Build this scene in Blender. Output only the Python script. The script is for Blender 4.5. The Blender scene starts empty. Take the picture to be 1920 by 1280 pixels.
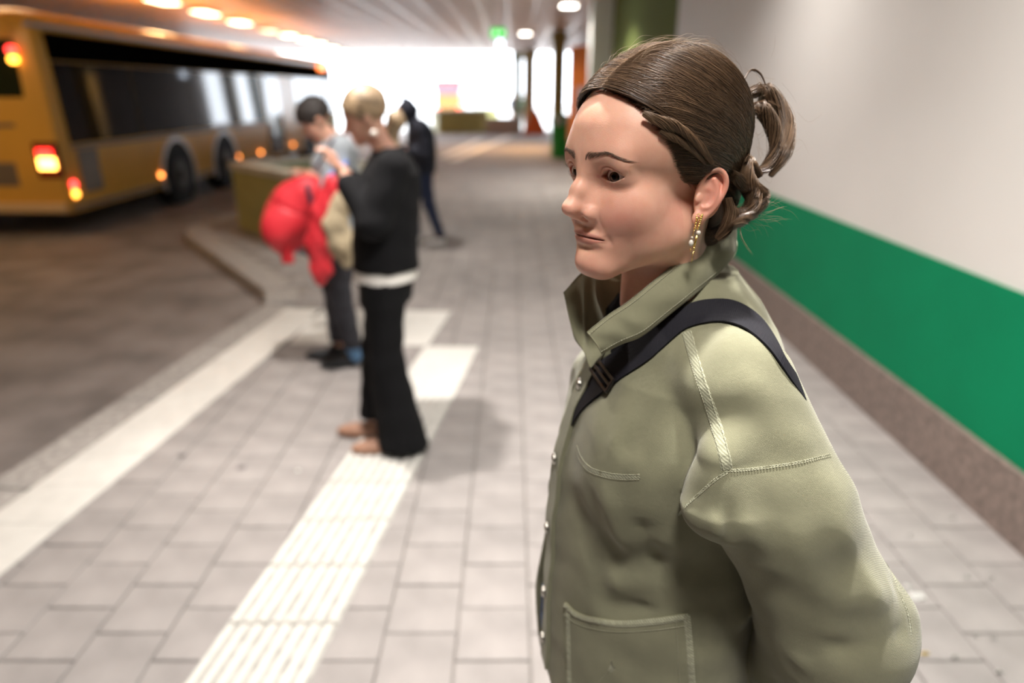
import bpy, bmesh, math, random
import numpy as np
import openvdb as vdb
from mathutils import Vector, Matrix
from mathutils.bvhtree import BVHTree
random.seed(7); RNG = np.random.default_rng(7)
SC = bpy.context.scene; COL = SC.collection
# ------------------------------------------------------------------ camera
CAM_H = 1.70; PITCH = math.radians(20.08); FPX = 1280.0
cd = bpy.data.cameras.new('camera'); cam = bpy.data.objects.new('camera', cd); COL.objects.link(cam)
cam.location = (0, 0, CAM_H); cam.rotation_euler = (math.pi/2 - PITCH, 0, 0)
cd.sensor_width = 36; cd.lens = 24; cd.clip_start = 0.05; cd.clip_end = 300
cd.dof.use_dof = True; cd.dof.focus_distance = 0.70; cd.dof.aperture_fstop = 2.1
SC.camera = cam
#@CAMHOOK
CP, SP = math.cos(PITCH), math.sin(PITCH)
def pix(u, v, t):
    """point at depth t (metres along the optical axis) behind photograph position u, v"""
    x = (u-960)/FPX; y = (640-v)/FPX
    return Vector((x*t, (CP + y*SP)*t, CAM_H + (y*CP - SP)*t))
def gnd(u, v, z=0.0):
    y = (640-v)/FPX
    return pix(u, v, (z-CAM_H)/(y*CP - SP))
def proj(p):
    d = p[1]*CP - (p[2]-CAM_H)*SP; up = p[1]*SP + (p[2]-CAM_H)*CP
    return (960+FPX*p[0]/d, 640-FPX*up/d, d)
# ------------------------------------------------------------------ world, exposure
W = bpy.data.worlds.new('overcast_sky'); SC.world = W; W.use_nodes = True
WN = W.node_tree; WN.nodes['Background'].inputs[0].default_value = (0.86, 0.92, 1.0, 1)
WN.nodes['Background'].inputs[1].default_value = 8.0
SC.view_settings.view_transform = 'Standard'; SC.view_settings.look = 'None'
SC.view_settings.exposure = 0.0; SC.view_settings.gamma = 1.0; SC.view_settings.use_curve_mapping = False
def area(name, loc, size, power, color, rot=(0, 0, 0), size_y=None, spread=math.pi):
    l = bpy.data.lights.new(name, 'AREA'); l.energy = power; l.color = color; l.size = size; l.spread = spread
    if size_y: l.shape = 'RECTANGLE'; l.size_y = size_y
    o = bpy.data.objects.new(name, l); o.location = loc; o.rotation_euler = rot; COL.objects.link(o); return o
# ceiling lamps over the platform and one added fill lamp (their fixtures are built with the setting): label, x, y, watts, colour, size
LAMP_SCALE = .76
LAMPS = [('added white fill light, unseen, nearest the foreground woman', .05, -.25, 44, (1, .94, .88), .36),  # unseen fill lamp, added to soften the light on her face
         ('white downlight beyond the foreground woman by the green banded wall', 1.1, 2.3, 42, (1, .95, .90), .16),
         ('white downlight almost above the foreground woman', .42, 1.12, 72, (1, .95, .90), .13),
         ('white downlight above the woman in black', -.98, 2.95, 85, (1, .94, .88), .10),
         ('white downlight high above the green wall band', 1.05, 4.9, 40, (1, .94, .89), .20),
         ('white downlight above the planter', -1.4, 7.6, 45, (1, .93, .85), .26),
         ('white downlight in front of the olive wall', 1.0, 12.6, 95, (1, .93, .85), .26),
         ('white downlight at the top of the picture beside the white column', 1.16, 15.4, 40, (1, .9, .8), .26),
         ('orange tinted downlight far along the platform', .4, 22.5, 160, (1, .55, .22), .3)]
# ------------------------------------------------------------------ helpers
def mat(name, color=(.5, .5, .5), rough=.6, metal=0.0, spec=.5, noise=None, bump=None, emit=None, sss=None, alpha=None, trans=None, coord='Object'):
    """noise=(scale, amount) colour mottling; bump=(scale, strength, distance)"""
    m = bpy.data.materials.new(name); m.use_nodes = True; nt = m.node_tree; b = nt.nodes['Principled BSDF']
    b.inputs['Base Color'].default_value = (*color, 1); b.inputs['Roughness'].default_value = rough
    b.inputs['Metallic'].default_value = metal; b.inputs['Specular IOR Level'].default_value = spec
    tc = nt.nodes.new('ShaderNodeTexCoord')
    if noise:
        n = nt.nodes.new('ShaderNodeTexNoise'); n.inputs['Scale'].default_value = noise[0]; n.inputs['Detail'].default_value = 6
        nt.links.new(tc.outputs[coord], n.inputs['Vector'])
        r = nt.nodes.new('ShaderNodeValToRGB'); a = noise[1]
        r.color_ramp.elements[0].position = .3; r.color_ramp.elements[1].position = .7
        r.color_ramp.elements[0].color = (*[c*(1-a) for c in color], 1); r.color_ramp.elements[1].color = (*[min(1, c*(1+a)) for c in color], 1)
        nt.links.new(n.outputs[0], r.inputs[0]); nt.links.new(r.outputs[0], b.inputs['Base Color'])
    if bump:
        n = nt.nodes.new('ShaderNodeTexNoise'); n.inputs['Scale'].default_value = bump[0]; n.inputs['Detail'].default_value = 5
        nt.links.new(tc.outputs[coord], n.inputs['Vector'])
        bp = nt.nodes.new('ShaderNodeBump'); bp.inputs['Strength'].default_value = bump[1]; bp.inputs['Distance'].default_value = bump[2]
        nt.links.new(n.outputs[0], bp.inputs['Height']); nt.links.new(bp.outputs[0], b.inputs['Normal'])
    if emit: b.inputs['Emission Color'].default_value = (*emit[0], 1); b.inputs['Emission Strength'].default_value = emit[1]
    if trans: b.inputs['Transmission Weight'].default_value = trans
    if sss: b.inputs['Subsurface Weight'].default_value = sss[0]; b.inputs['Subsurface Radius'].default_value = sss[1]; b.inputs['Subsurface Scale'].default_value = sss[2]
    return m
def link(o, parent=None):
    COL.objects.link(o)
    if parent is not None: o.parent = parent; o.matrix_parent_inverse = parent.matrix_basis.inverted()
    return o
def mesh_obj(name, v, f, m=None, parent=None, smooth=False, local=None):
    me = bpy.data.meshes.new(name)
    v = np.asarray(v, dtype=np.float64)
    me.from_pydata(v.tolist(), [], f if isinstance(f, list) else f.tolist()); me.validate()
    if smooth: me.shade_smooth()
    if m: me.materials.append(m)
    o = bpy.data.objects.new(name, me)
    return link(o, parent)
def bm_obj(name, bm, m=None, parent=None, smooth=False):
    me = bpy.data.meshes.new(name); bm.to_mesh(me); bm.free()
    if smooth: me.shade_smooth()
    for x in (m if isinstance(m, (list, tuple)) else [m]):
        if x: me.materials.append(x)
    return link(bpy.data.objects.new(name, me), parent)
def tag(o, label=None, cat=None, group=None, kind=None):
    if label: o['label'] = label
    if cat: o['category'] = cat
    if group: o['group'] = group
    if kind: o['kind'] = kind
    return o
def empty(name, loc=(0, 0, 0), rz=0.0):
    o = bpy.data.objects.new(name, None); o.location = loc; o.rotation_euler.z = rz; o.empty_display_size = .1
    return link(o)
def box(bm, c, s, bev=0.0, mi=0, R=None):
    r = bmesh.ops.create_cube(bm, size=1); vs = r['verts']
    bmesh.ops.scale(bm, vec=s, verts=vs)
    if bev > 0:
        es = list({e for v in vs for e in v.link_edges})
        q = bmesh.ops.bevel(bm, geom=es, offset=bev, segments=2, affect='EDGES', profile=.5)
        vs = list({v for f in q['faces'] for v in f.verts} | {v for v in vs if v.is_valid})
        vs = list({v for v0 in vs for f in v0.link_faces for v in f.verts})
    if R is not None: bmesh.ops.transform(bm, matrix=R, verts=vs)
    bmesh.ops.translate(bm, vec=c, verts=vs)
    if mi:
        for f in {f for v in vs for f in v.link_faces}: f.material_index = mi
    return vs
def cyl(bm, a, b, r1, r2=None, seg=16, mi=0, cap=True):
    a = Vector(a); b = Vector(b); r2 = r1 if r2 is None else r2; d = b-a
    M = Matrix.Translation((a+b)/2) @ d.to_track_quat('Z', 'Y').to_matrix().to_4x4()
    r = bmesh.ops.create_cone(bm, cap_ends=cap, segments=seg, radius1=r1, radius2=r2, depth=d.length, matrix=M)
    if mi:
        for f in {f for v in r['verts'] for f in v.link_faces}: f.material_index = mi
    return r['verts']
def tube_verts(pts, rad, seg=8, ref=None):
    """one tube along pts (n,3), radius scalar/array"""
    pts = np.asarray(pts, float); n = len(pts); rad = np.broadcast_to(rad, (n,))
    T = np.gradient(pts, axis=0); T /= np.linalg.norm(T, axis=1, keepdims=True)+1e-12
    ref = np.array([0.3, .2, .93]) if ref is None else np.asarray(ref, float)
    A = np.cross(T, ref); A /= np.linalg.norm(A, axis=1, keepdims=True)+1e-12; B = np.cross(T, A)
    th = np.linspace(0, 2*np.pi, seg, endpoint=False)
    V = pts[:, None] + rad[:, None, None]*(np.cos(th)[None, :, None]*A[:, None]+np.sin(th)[None, :, None]*B[:, None])
    F = []
    for i in range(n-1):
        for j in range(seg):
            k = (j+1) % seg; F.append((i*seg+j, i*seg+k, (i+1)*seg+k, (i+1)*seg+j))
    F.append(tuple(range(seg))[::-1]); F.append(tuple((n-1)*seg+j for j in range(seg)))
    return V.reshape(-1, 3), F
def tube(name, pts, rad, m, parent=None, seg=8, ref=None):
    V, F = tube_verts(pts, rad, seg, ref); return mesh_obj(name, V, F, m, parent, True)
def strands_obj(name, P, rad, m, parent=None, seg=3, stuff=True):
    """P (n, k, 3) strand points; rad (n,) or scalar: all strands in one mesh (hair)"""
    n, k, _ = P.shape
    T = np.gradient(P, axis=1); T /= np.linalg.norm(T, axis=2, keepdims=True)+1e-12
    ref = np.array([.31, .22, .92]); A = np.cross(T, ref); A /= np.linalg.norm(A, axis=2, keepdims=True)+1e-9; B = np.cross(T, A)
    taper = np.interp(np.linspace(0, 1, k), [0, .1, .75, 1], [.8, 1, .9, .25])
    R = (np.broadcast_to(rad, (n,))[:, None]*taper[None])[:, :, None, None]
    th = np.arange(seg)*2*np.pi/seg
    V = P[:, :, None]+R*(np.cos(th)[None, None, :, None]*A[:, :, None]+np.sin(th)[None, None, :, None]*B[:, :, None])
    V = V.reshape(-1, 3)
    i, j, s = np.meshgrid(np.arange(n), np.arange(k-1), np.arange(seg), indexing='ij')
    s2 = (s+1) % seg; b = (i*k+j)*seg
    F = np.stack([b+s, b+s2, b+seg+s2, b+seg+s], -1).reshape(-1, 4)
    me = bpy.data.meshes.new(name); me.vertices.add(len(V)); me.vertices.foreach_set('co', V.astype(np.float32).ravel())
    me.loops.add(F.size); me.loops.foreach_set('vertex_index', F.astype(np.int32).ravel())
    me.polygons.add(len(F)); me.polygons.foreach_set('loop_start', (np.arange(len(F))*4).astype(np.int32))
    me.update(calc_edges=True); me.shade_smooth()
    at = me.attributes.new('rnd', 'FLOAT', 'POINT')
    at.data.foreach_set('value', np.repeat(RNG.random(n), k*seg).astype(np.float32))
    me.materials.append(m); o = bpy.data.objects.new(name, me); link(o, parent)
    if stuff: o['kind'] = 'stuff'
    return o
# ---- signed distance modelling
def V3(*a): return np.array(a, dtype=np.float32)
def sell(p, c, r, R=None):
    q = p-V3(*c)
    if R is not None: q = q@np.asarray(R, np.float32)
    r = V3(*r); k0 = np.linalg.norm(q/r, axis=-1); k1 = np.linalg.norm(q/(r*r), axis=-1)+1e-9
    return k0*(k0-1)/k1
def ssph(p, c, r): return np.linalg.norm(p-V3(*c), axis=-1)-r
def scone(p, a, b, r1, r2, flat=None):
    """tapered capsule; flat=(axis, factor) scales distance along an axis for flattened section"""
    a = V3(*a); b = V3(*b); ab = b-a; q = p-a
    h = np.clip(q@ab/(ab@ab), 0, 1)[..., None]; w = q-h*ab
    if flat is not None:
        ax, fa = flat; ax = V3(*ax); ax = ax/np.linalg.norm(ax); w = w+(w@ax)[..., None]*ax*(fa-1)
    return np.linalg.norm(w, axis=-1)-(r1+(r2-r1)*h[..., 0])
def smin(a, b, k):
    h = np.clip(.5+.5*(b-a)/k, 0, 1); return b+(a-b)*h-k*h*(1-h)
def smax(a, b, k): return -smin(-a, -b, k)
def schain(p, pts, rad, k=.01, flat=None):
    d = None
    for i in range(len(pts)-1):
        e = scone(p, pts[i], pts[i+1], rad[i], rad[i+1], flat); d = e if d is None else (smin(d, e, k) if k else np.minimum(d, e))
    return d
def sbox(p, c, s, r=0.0, R=None):
    q = p-V3(*c)
    if R is not None: q = q@np.asarray(R, np.float32)
    q = np.abs(q)-V3(*s)+r
    return np.linalg.norm(np.maximum(q, 0), axis=-1)+np.minimum(q.max(-1), 0)-r
def sdf_mesh(fn, lo, hi, h, newton=2):
    lo = np.array(lo, np.float32); hi = np.array(hi, np.float32); C = 4
    nb = np.ceil((hi-lo)/(h*C)).astype(int)+1
    ax = [lo[i]+np.arange(nb[i])*h*C+h*(C-1)/2 for i in range(3)]
    G = np.stack(np.meshgrid(*ax, indexing='ij'), -1).reshape(-1, 3).astype(np.float32)
    dc = np.concatenate([fn(G[i:i+200000]) for i in range(0, len(G), 200000)])
    act = np.where(np.abs(dc) < h*C*1.9)[0]
    full = np.repeat(np.repeat(np.repeat(dc.reshape(nb), C, 0), C, 1), C, 2).astype(np.float32)
    full = np.sign(full)*np.maximum(np.abs(full), h)
    off = (np.stack(np.meshgrid(*[np.arange(C)]*3, indexing='ij'), -1).reshape(-1, 3)-(C-1)/2).astype(np.float32)*h
    bi = np.stack(np.unravel_index(act, nb), -1)
    v6 = full.reshape(nb[0], C, nb[1], C, nb[2], C)
    for i in range(0, len(act), 4000):
        pts = (G[act[i:i+4000]][:, None]+off[None]).reshape(-1, 3); d = fn(pts).reshape(-1, C, C, C); b = bi[i:i+4000]
        v6[b[:, 0], :, b[:, 1], :, b[:, 2], :] = d
    g = vdb.FloatGrid(); g.background = 1.0
    g.copyFromArray(full); pts, tris, quads = g.convertToPolygons(isovalue=0.0, adaptivity=0.0)
    P = np.asarray(pts, np.float32)*h+lo
    for _ in range(newton):
        d = fn(P); e = h*.5
        gr = np.stack([fn(P+V3(e, 0, 0))-d, fn(P+V3(0, e, 0))-d, fn(P+V3(0, 0, e))-d], -1)/e
        P = P-np.clip(d, -h, h)[:, None]*gr/np.maximum((gr*gr).sum(-1, keepdims=True), .3)
    return P, np.asarray(quads)[:, ::-1] if len(quads) else np.zeros((0, 4), int), tris
def sdf_obj(name, fn, lo, hi, h, m, parent=None, M=None, keep_parent_space=False):
    P, Q, T = sdf_mesh(fn, lo, hi, h)
    return raw_obj(name, P, Q, m, parent)
def raw_obj(name, P, Q, m, parent=None, attrs=None, smooth=True):
    me = bpy.data.meshes.new(name); me.vertices.add(len(P)); me.vertices.foreach_set('co', np.asarray(P, np.float32).ravel())
    k = Q.shape[1]
    me.loops.add(Q.size); me.loops.foreach_set('vertex_index', Q.astype(np.int32).ravel())
    me.polygons.add(len(Q)); me.polygons.foreach_set('loop_start', (np.arange(len(Q))*k).astype(np.int32))
    me.update(calc_edges=True)
    if smooth: me.shade_smooth()
    for an, av in (attrs or {}).items():
        if av.ndim == 2:
            at = me.attributes.new(an, 'FLOAT_COLOR', 'POINT'); at.data.foreach_set('color', np.concatenate([av, np.ones((len(av), 1))], 1).astype(np.float32).ravel())
        else:
            at = me.attributes.new(an, 'FLOAT', 'POINT'); at.data.foreach_set('value', av.astype(np.float32))
    if m: me.materials.append(m)
    return link(bpy.data.objects.new(name, me), parent)
def catmull(pts, n):
    p = np.asarray(pts, float); p = np.vstack([2*p[0]-p[1], p, 2*p[-1]-p[-2]]); m = len(p)-3
    out = []
    for t in np.linspace(0, m-1e-6, n):
        i = int(t); f = t-i; a, b, c, d = p[i:i+4]
        out.append(.5*((2*b)+(-a+c)*f+(2*a-5*b+4*c-d)*f*f+(-a+3*b-3*c+d)*f**3))
    return np.array(out)
def gauss(x, s): return np.exp(-(x/s)**2)
def pixY(u, v, Y):
    r = pix(u, v, 1)-Vector((0, 0, CAM_H)); return Vector((0, 0, CAM_H))+r*(Y/r.y)
def pixX(u, v, X):
    r = pix(u, v, 1)-Vector((0, 0, CAM_H)); return Vector((0, 0, CAM_H))+r*(X/r.x)
# ================================================================== setting
M_PAVE = mat('grey_paver', (.295, .278, .272), .75, noise=(5, .16), bump=(90, .35, .003))
M_JOINT = mat('sandy_joint', (.25, .228, .208), .95, noise=(30, .3))
M_WHITE_T = mat('white_tile', (.66, .66, .63), .55, noise=(14, .06), bump=(160, .2, .002))
M_GROOVE = mat('shade_groove', (.36, .35, .325), .8, noise=(20, .25))  # grey painted in for the shade between the tactile ribs
M_KERB = mat('granite_kerb', (.33, .31, .29), .8, noise=(26, .3), bump=(60, .4, .004))
M_ASPH = mat('asphalt', (.21, .188, .178), .7, noise=(2.2, .35), bump=(120, .7, .006))
def spots(m, c2, scale, thr, amt=.8):
    """scattered worn spots (chewing gum, dirt)"""
    nt = m.node_tree; b = nt.nodes['Principled BSDF']; tc = nt.nodes.new('ShaderNodeTexCoord'); g = nt.nodes.new('ShaderNodeNewGeometry')
    v = nt.nodes.new('ShaderNodeTexVoronoi'); v.inputs['Scale'].default_value = scale; nt.links.new(g.outputs['Position'], v.inputs['Vector'])
    r = nt.nodes.new('ShaderNodeValToRGB'); r.color_ramp.elements[0].position = thr*.6; r.color_ramp.elements[1].position = thr; r.color_ramp.elements[0].color = (amt,)*3+(1,); r.color_ramp.elements[1].color = (0, 0, 0, 1)
    nt.links.new(v.outputs['Distance'], r.inputs[0]); mx = nt.nodes.new('ShaderNodeMix'); mx.data_type = 'RGBA'
    n = nt.nodes.new('ShaderNodeTexNoise'); n.inputs['Scale'].default_value = .9; n.inputs['Detail'].default_value = 4; nt.links.new(g.outputs['Position'], n.inputs['Vector'])
    src = b.inputs['Base Color'].links[0].from_socket; nt.links.new(r.outputs[0], mx.inputs[0]); nt.links.new(src, mx.inputs[6]); mx.inputs[7].default_value = (*c2, 1)
    m2 = nt.nodes.new('ShaderNodeMix'); m2.data_type = 'RGBA'; m2.blend_type = 'MULTIPLY'; m2.inputs[0].default_value = 1
    r3 = nt.nodes.new('ShaderNodeValToRGB'); r3.color_ramp.elements[0].position = .3; r3.color_ramp.elements[1].position = .7; r3.color_ramp.elements[0].color = (.80, .79, .78, 1); r3.color_ramp.elements[1].color = (1.1, 1.08, 1.06, 1)
    nt.links.new(n.outputs[0], r3.inputs[0]); nt.links.new(mx.outputs[2], m2.inputs[6]); nt.links.new(r3.outputs[0], m2.inputs[7]); nt.links.new(m2.outputs[2], b.inputs['Base Color'])
spots(M_PAVE, (.07, .065, .07), 2.6, .07); spots(M_WHITE_T, (.45, .42, .33), 3.3, .045, .6)
def poly_slab(name, pts, z0, z1, m):
    bm = bmesh.new(); a = [bm.verts.new((x, y, z1)) for x, y in pts]; b = [bm.verts.new((x, y, z0)) for x, y in pts]; n = len(pts)
    bm.faces.new(a); bm.faces.new(b[::-1])
    for i in range(n): bm.faces.new((a[i], b[i], b[(i+1) % n], a[(i+1) % n]))
    bmesh.ops.recalc_face_normals(bm, faces=bm.faces)
    return bm_obj(name, bm, m)
KX = lambda y: -2.42+(y-2.79)*.108
KER = [(KX(-6), -6), (KX(5.6), 5.6), (-2.28, 6.05), (-3.07, 7.14), (-3.95, 8.35), (-4.22, 8.75), (-4.34, 9.1), (-4.30, 9.5), (-4.2, 10.2), (-3.9, 13), (-3.6, 34)]
PLAT = KER+[(2.05, 34), (2.05, -6)]
floor = tag(poly_slab('floor', [(x+.28, y) for x, y in KER]+[(2.30, 34), (2.30, -6)], -.14, -.012, M_JOINT), kind='structure')
road = tag(poly_slab('roadway', [(-16, -8), (-16, 34.4), (4, 34.4), (4, -8)], -.40, -.12, M_ASPH), kind='structure')
M_OUT = mat('pale_concrete', (.62, .60, .57), .8, noise=(.6, .1))
yard = tag(poly_slab('yard', [(-45, 34.4), (-45, 110), (45, 110), (45, 34.4)], -.40, -.10, M_OUT), kind='structure')
def inside(x, y):
    ins = False; P = [(a+.30, b) for a, b in KER]+[(2.02, 34), (2.02, -6)]; n = len(P)
    for i in range(n):
        (ax, ay), (bx, by) = P[i], P[(i+1) % n]
        if (ay > y) != (by > y) and x < (bx-ax)*(y-ay)/(by-ay)+ax: ins = not ins
    return ins
PW, PL = .2420, .2370
def paver_mesh():
    w, l, b = PW/2-.0022, PL/2-.0022, .004; V = []
    for z, i in ((-.045, 0), (-.004, 0), (0, b)):
        V += [(-w+i, -l+i, z), (w-i, -l+i, z), (w-i, l-i, z), (-w+i, l-i, z)]
    F = [(8, 9, 10, 11)]
    for k in (0, 4):
        for j in range(4): a = k+j; c = k+(j+1) % 4; F.append((a, c, c+4, a+4))
    return V, F
pv, pf = paver_mesh(); pav_me = bpy.data.meshes.new('paver'); pav_me.from_pydata(pv, [], pf); pav_me.materials.append(M_PAVE)
cells = []
for i in range(-18, 9):
    for j in range(-18, 142):
        x = .058+(i+.5)*PW; y = 1.694+(j+.5+(.5 if i % 2 == 0 else 0))*PL-.0
        if y > 33.8 or y < -2.4: continue
        if inside(x, y) and inside(x-.1, y) and inside(x+.08, y-.1): cells.append((x, y))
        elif x > 1.9 and x < 2.0 and False: pass
cells = [c for c in cells if c[0] < 2.0]
def seen(c):
    u, v, d = proj((c[0], c[1], 0)); return -60 < u < 1980 and v < 1330
near = sorted([c for c in cells if seen(c)], key=lambda c: c[1]+.15*abs(c[0]))[:290]; ns = set(near)
_r = random.Random(3)
for x, y in near:
    o = bpy.data.objects.new('paver', pav_me); o.location = (x, y, _r.uniform(-.0015, .001)); o.rotation_euler = (_r.uniform(-.004, .004), _r.uniform(-.004, .004), _r.uniform(-.006, .006)); link(o, floor)
V, F = [], []
for x, y in cells:
    if (x, y) in ns: continue
    b = len(V); dz = _r.uniform(-.001, .001); V += [(a+x, c+y, z+dz) for a, c, z in pv]; F += [tuple(q+b for q in f) for f in pf]
o = mesh_obj('distant_pavers', V, F, M_PAVE, floor); o['kind'] = 'stuff'
# kerb stones
def kerb_stone(a, b, w=.29):
    a = Vector((*a, 0)); b = Vector((*b, 0)); d = (b-a).normalized(); n = Vector((d.y, -d.x, 0)); bm = bmesh.new()
    c = (a+b)/2+n*w/2; R = Matrix.Rotation(math.atan2(d.y, d.x), 4, 'Z'); box(bm, (c.x, c.y, -.095), ((b-a).length-.008, w, .19), .018, R=R)
    bm_obj('kerb_stone', bm, M_KERB, floor)
def walk(P, L):
    out = []
    for i in range(len(P)-1):
        a = Vector(P[i]); b = Vector(P[i+1]); d = (b-a).length; n = max(1, round(d/L))
        for k in range(n): out.append((a+(b-a)*k/n, a+(b-a)*(k+1)/n))
    return out
for a, b in walk([(KX(.8), .8)]+KER[1:9]+[(-3.9, 13), (-3.75, 23)], .95): kerb_stone(a, b)
# white stripes
def lerp(a, b, t): return (a[0]+(b[0]-a[0])*t, a[1]+(b[1]-a[1])*t)
def tile(corn, ribs=0, z=.004, parent=None, gap=.0022, name='white_tile'):
    """corners bl, br, tr, tl on the ground"""
    c = [Vector((*p, 0)) for p in corn]; cen = sum(c, Vector())/4; c = [p+(cen-p).normalized()*gap for p in c]; bm = bmesh.new()
    up = [bm.verts.new(p+Vector((0, 0, z))+(cen-p).normalized()*.003) for p in c]; mid = [bm.verts.new(p+Vector((0, 0, z-.003))) for p in c]; lo = [bm.verts.new(p+Vector((0, 0, -.02))) for p in c]
    bm.faces.new(up)
    for r0, r1 in ((lo, mid), (mid, up)):
        for i in range(4): bm.faces.new((r0[i], r0[(i+1) % 4], r1[(i+1) % 4], r1[i]))
    nbase = len(bm.faces)
    for k in range(ribs):
        t0, t1 = (k+.22)/ribs, (k+.72)/ribs; q = [c[0].lerp(c[1], t0), c[0].lerp(c[1], t1), c[3].lerp(c[2], t1), c[3].lerp(c[2], t0)]
        e = (q[3]-q[0])*.02; q = [q[0]+e, q[1]+e, q[2]-e, q[3]-e]; cc = [(q[0]*.87+q[1]*.13), (q[1]*.87+q[0]*.13), (q[2]*.87+q[3]*.13), (q[3]*.87+q[2]*.13)]
        A = [bm.verts.new(p+Vector((0, 0, z-.0005))) for p in q]; B = [bm.verts.new(p+Vector((0, 0, z+.0075))) for p in cc]; bm.faces.new(B)
        for i in range(4): bm.faces.new((A[i], A[(i+1) % 4], B[(i+1) % 4], B[i]))
    bmesh.ops.recalc_face_normals(bm, faces=bm.faces)
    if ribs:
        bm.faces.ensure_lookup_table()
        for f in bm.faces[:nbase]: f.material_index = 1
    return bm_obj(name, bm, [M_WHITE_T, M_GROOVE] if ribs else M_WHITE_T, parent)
def strip(label, l0, r0, l1, r1, L, ribsf, name='ground_marking'):
    e = empty(name, ((l0[0]+r0[0])/2, (l0[1]+r0[1])/2, 0)); tag(e, label, 'ground marking', kind='structure')
    n = max(1, round((Vector(l1)-Vector(l0)).length/L))
    for k in range(n):
        tile((lerp(l0, l1, k/n), lerp(r0, r1, k/n), lerp(r0, r1, (k+1)/n), lerp(l0, l1, (k+1)/n)), ribsf((k+.5)/n), parent=e)
    return e
d1 = (Vector((-1.84, 5.66))-Vector((-2.21, 2.51)))/3.15
L0 = Vector((-2.21, 2.51)); R0 = Vector((-1.905, 2.07))
e_ = strip('plain white tiled strip along the kerb', tuple(L0-d1*1.9), tuple(R0-d1*1.45), (-1.88, 5.45), (-1.56, 5.42), .31, lambda t: 0)
e_ = strip('plain white tiled strip crossing behind the standing man and woman', (-1.60, 5.43), (-1.60, 4.60), (-.50, 5.37), (-.60, 4.56), .28, lambda t: 0)
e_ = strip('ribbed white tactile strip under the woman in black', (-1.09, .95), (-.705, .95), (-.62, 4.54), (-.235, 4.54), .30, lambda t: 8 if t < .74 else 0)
# painted lines far away on the platform
M_PAINT = mat('white_paint', (.75, .75, .72), .7, noise=(20, .2))
for lab, a, b, w in (('long pale painted line far along the platform', (-1.55, 18.5), (.0, 30), .30), ('short pale painted line beside the hooded person', (-1.9, 19.5), (-1.2, 27), .25)):
    bm = bmesh.new(); d = Vector(b)-Vector(a); R = Matrix.Rotation(math.atan2(d.y, d.x), 4, 'Z'); box(bm, ((a[0]+b[0])/2, (a[1]+b[1])/2, .002), (d.length, w, .006), 0, R=R); tag(bm_obj('painted_line', bm, M_PAINT), lab, 'ground marking', kind='structure')
# ---- right hand wall
M_WALL = mat('white_wall', (.66, .645, .62), .62, noise=(1.2, .03), bump=(220, .12, .002)); M_GREEN = mat('green_paint', (.0, .20, .085), .75, spec=.15, noise=(3, .05), bump=(220, .12, .002)); M_OLG = mat('olive_green_paint', (.15, .19, .06), .9, spec=.1, noise=(3, .06))
M_STONE = mat('brown_granite', (.20, .155, .135), .55, noise=(34, .35), bump=(70, .25, .002))
WX = 2.03
bm = bmesh.new(); box(bm, (WX+.15, 1.6, 1.85), (.30, 15.2, 3.9)); wall = tag(bm_obj('wall_right', bm, M_WALL), kind='structure')
bm = bmesh.new(); box(bm, (WX+.006-.012, 1.6, .62), (.012, 15.2, .66)); bm_obj('green_band', bm, M_GREEN, wall)
tr = tag(empty('baseboard_right', (WX, -4, 0)), kind='structure')
y = -4.0
while y < 9.1:
    bm = bmesh.new(); box(bm, (WX-.012, y+.60, .135), (.05, 1.195, .31), .006); bm_obj('granite_panel', bm, M_STONE, tr); y += 1.2
bm = bmesh.new(); box(bm, (WX+.15, 12.3, 1.85), (.30, 6.2, 3.9)); wg = tag(bm_obj('wall_right', bm, M_OLG), kind='structure')
M_COLW = mat('white_column', (.84, .88, .87), .6); M_COLO = mat('olive_column', (.30, .26, .10), .6); M_COLY = mat('cream_column', (.45, .38, .20), .6)
bm = bmesh.new(); box(bm, (1.83, 15.22, 1.75), (.46, .44, 3.4), .02); tag(bm_obj('column', bm, M_COLW), 'white square column beside the olive green wall', 'column')
def column(u0, u1, v, Y, m, lab, dep=.45):
    a = pixY(u0, v, Y).x; b = pixY(u1, v, Y).x; bm = bmesh.new(); box(bm, ((a+b)/2, Y+dep/2, 1.62), (b-a, dep, 3.56), .02)
    box(bm, ((a+b)/2, Y+dep/2, 3.2), ((b-a)*1.25, dep*1.2, .25), .02); box(bm, ((a+b)/2, Y+dep/2, .02), ((b-a)*1.15, dep*1.1, .14), .01)
    return tag(bm_obj('column', bm, m), lab, 'column')
column(982, 1004, 150, 31.5, M_COLY, 'pale cream column far along the platform, farthest of the columns')
column(1036, 1060, 150, 22.0, M_COLO, 'olive green column behind the green litter bin')
column(962, 979, 150, 33.2, mat('grey_column', (.22, .24, .18), .7), 'thin grey green column left of the cream column')
bm = bmesh.new(); box(bm, (3.3, 25, 1.85), (.3, 20, 3.9)); tag(bm_obj('wall_right', bm, mat('dark_wall', (.10, .075, .06), .8, noise=(2, .3))), kind='structure')
bm = bmesh.new(); box(bm, (2.72, 15.6, 1.85), (1.1, .3, 3.9)); tag(bm_obj('wall_right', bm, mat('dark_wall_return', (.10, .075, .06), .8)), kind='structure')
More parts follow.
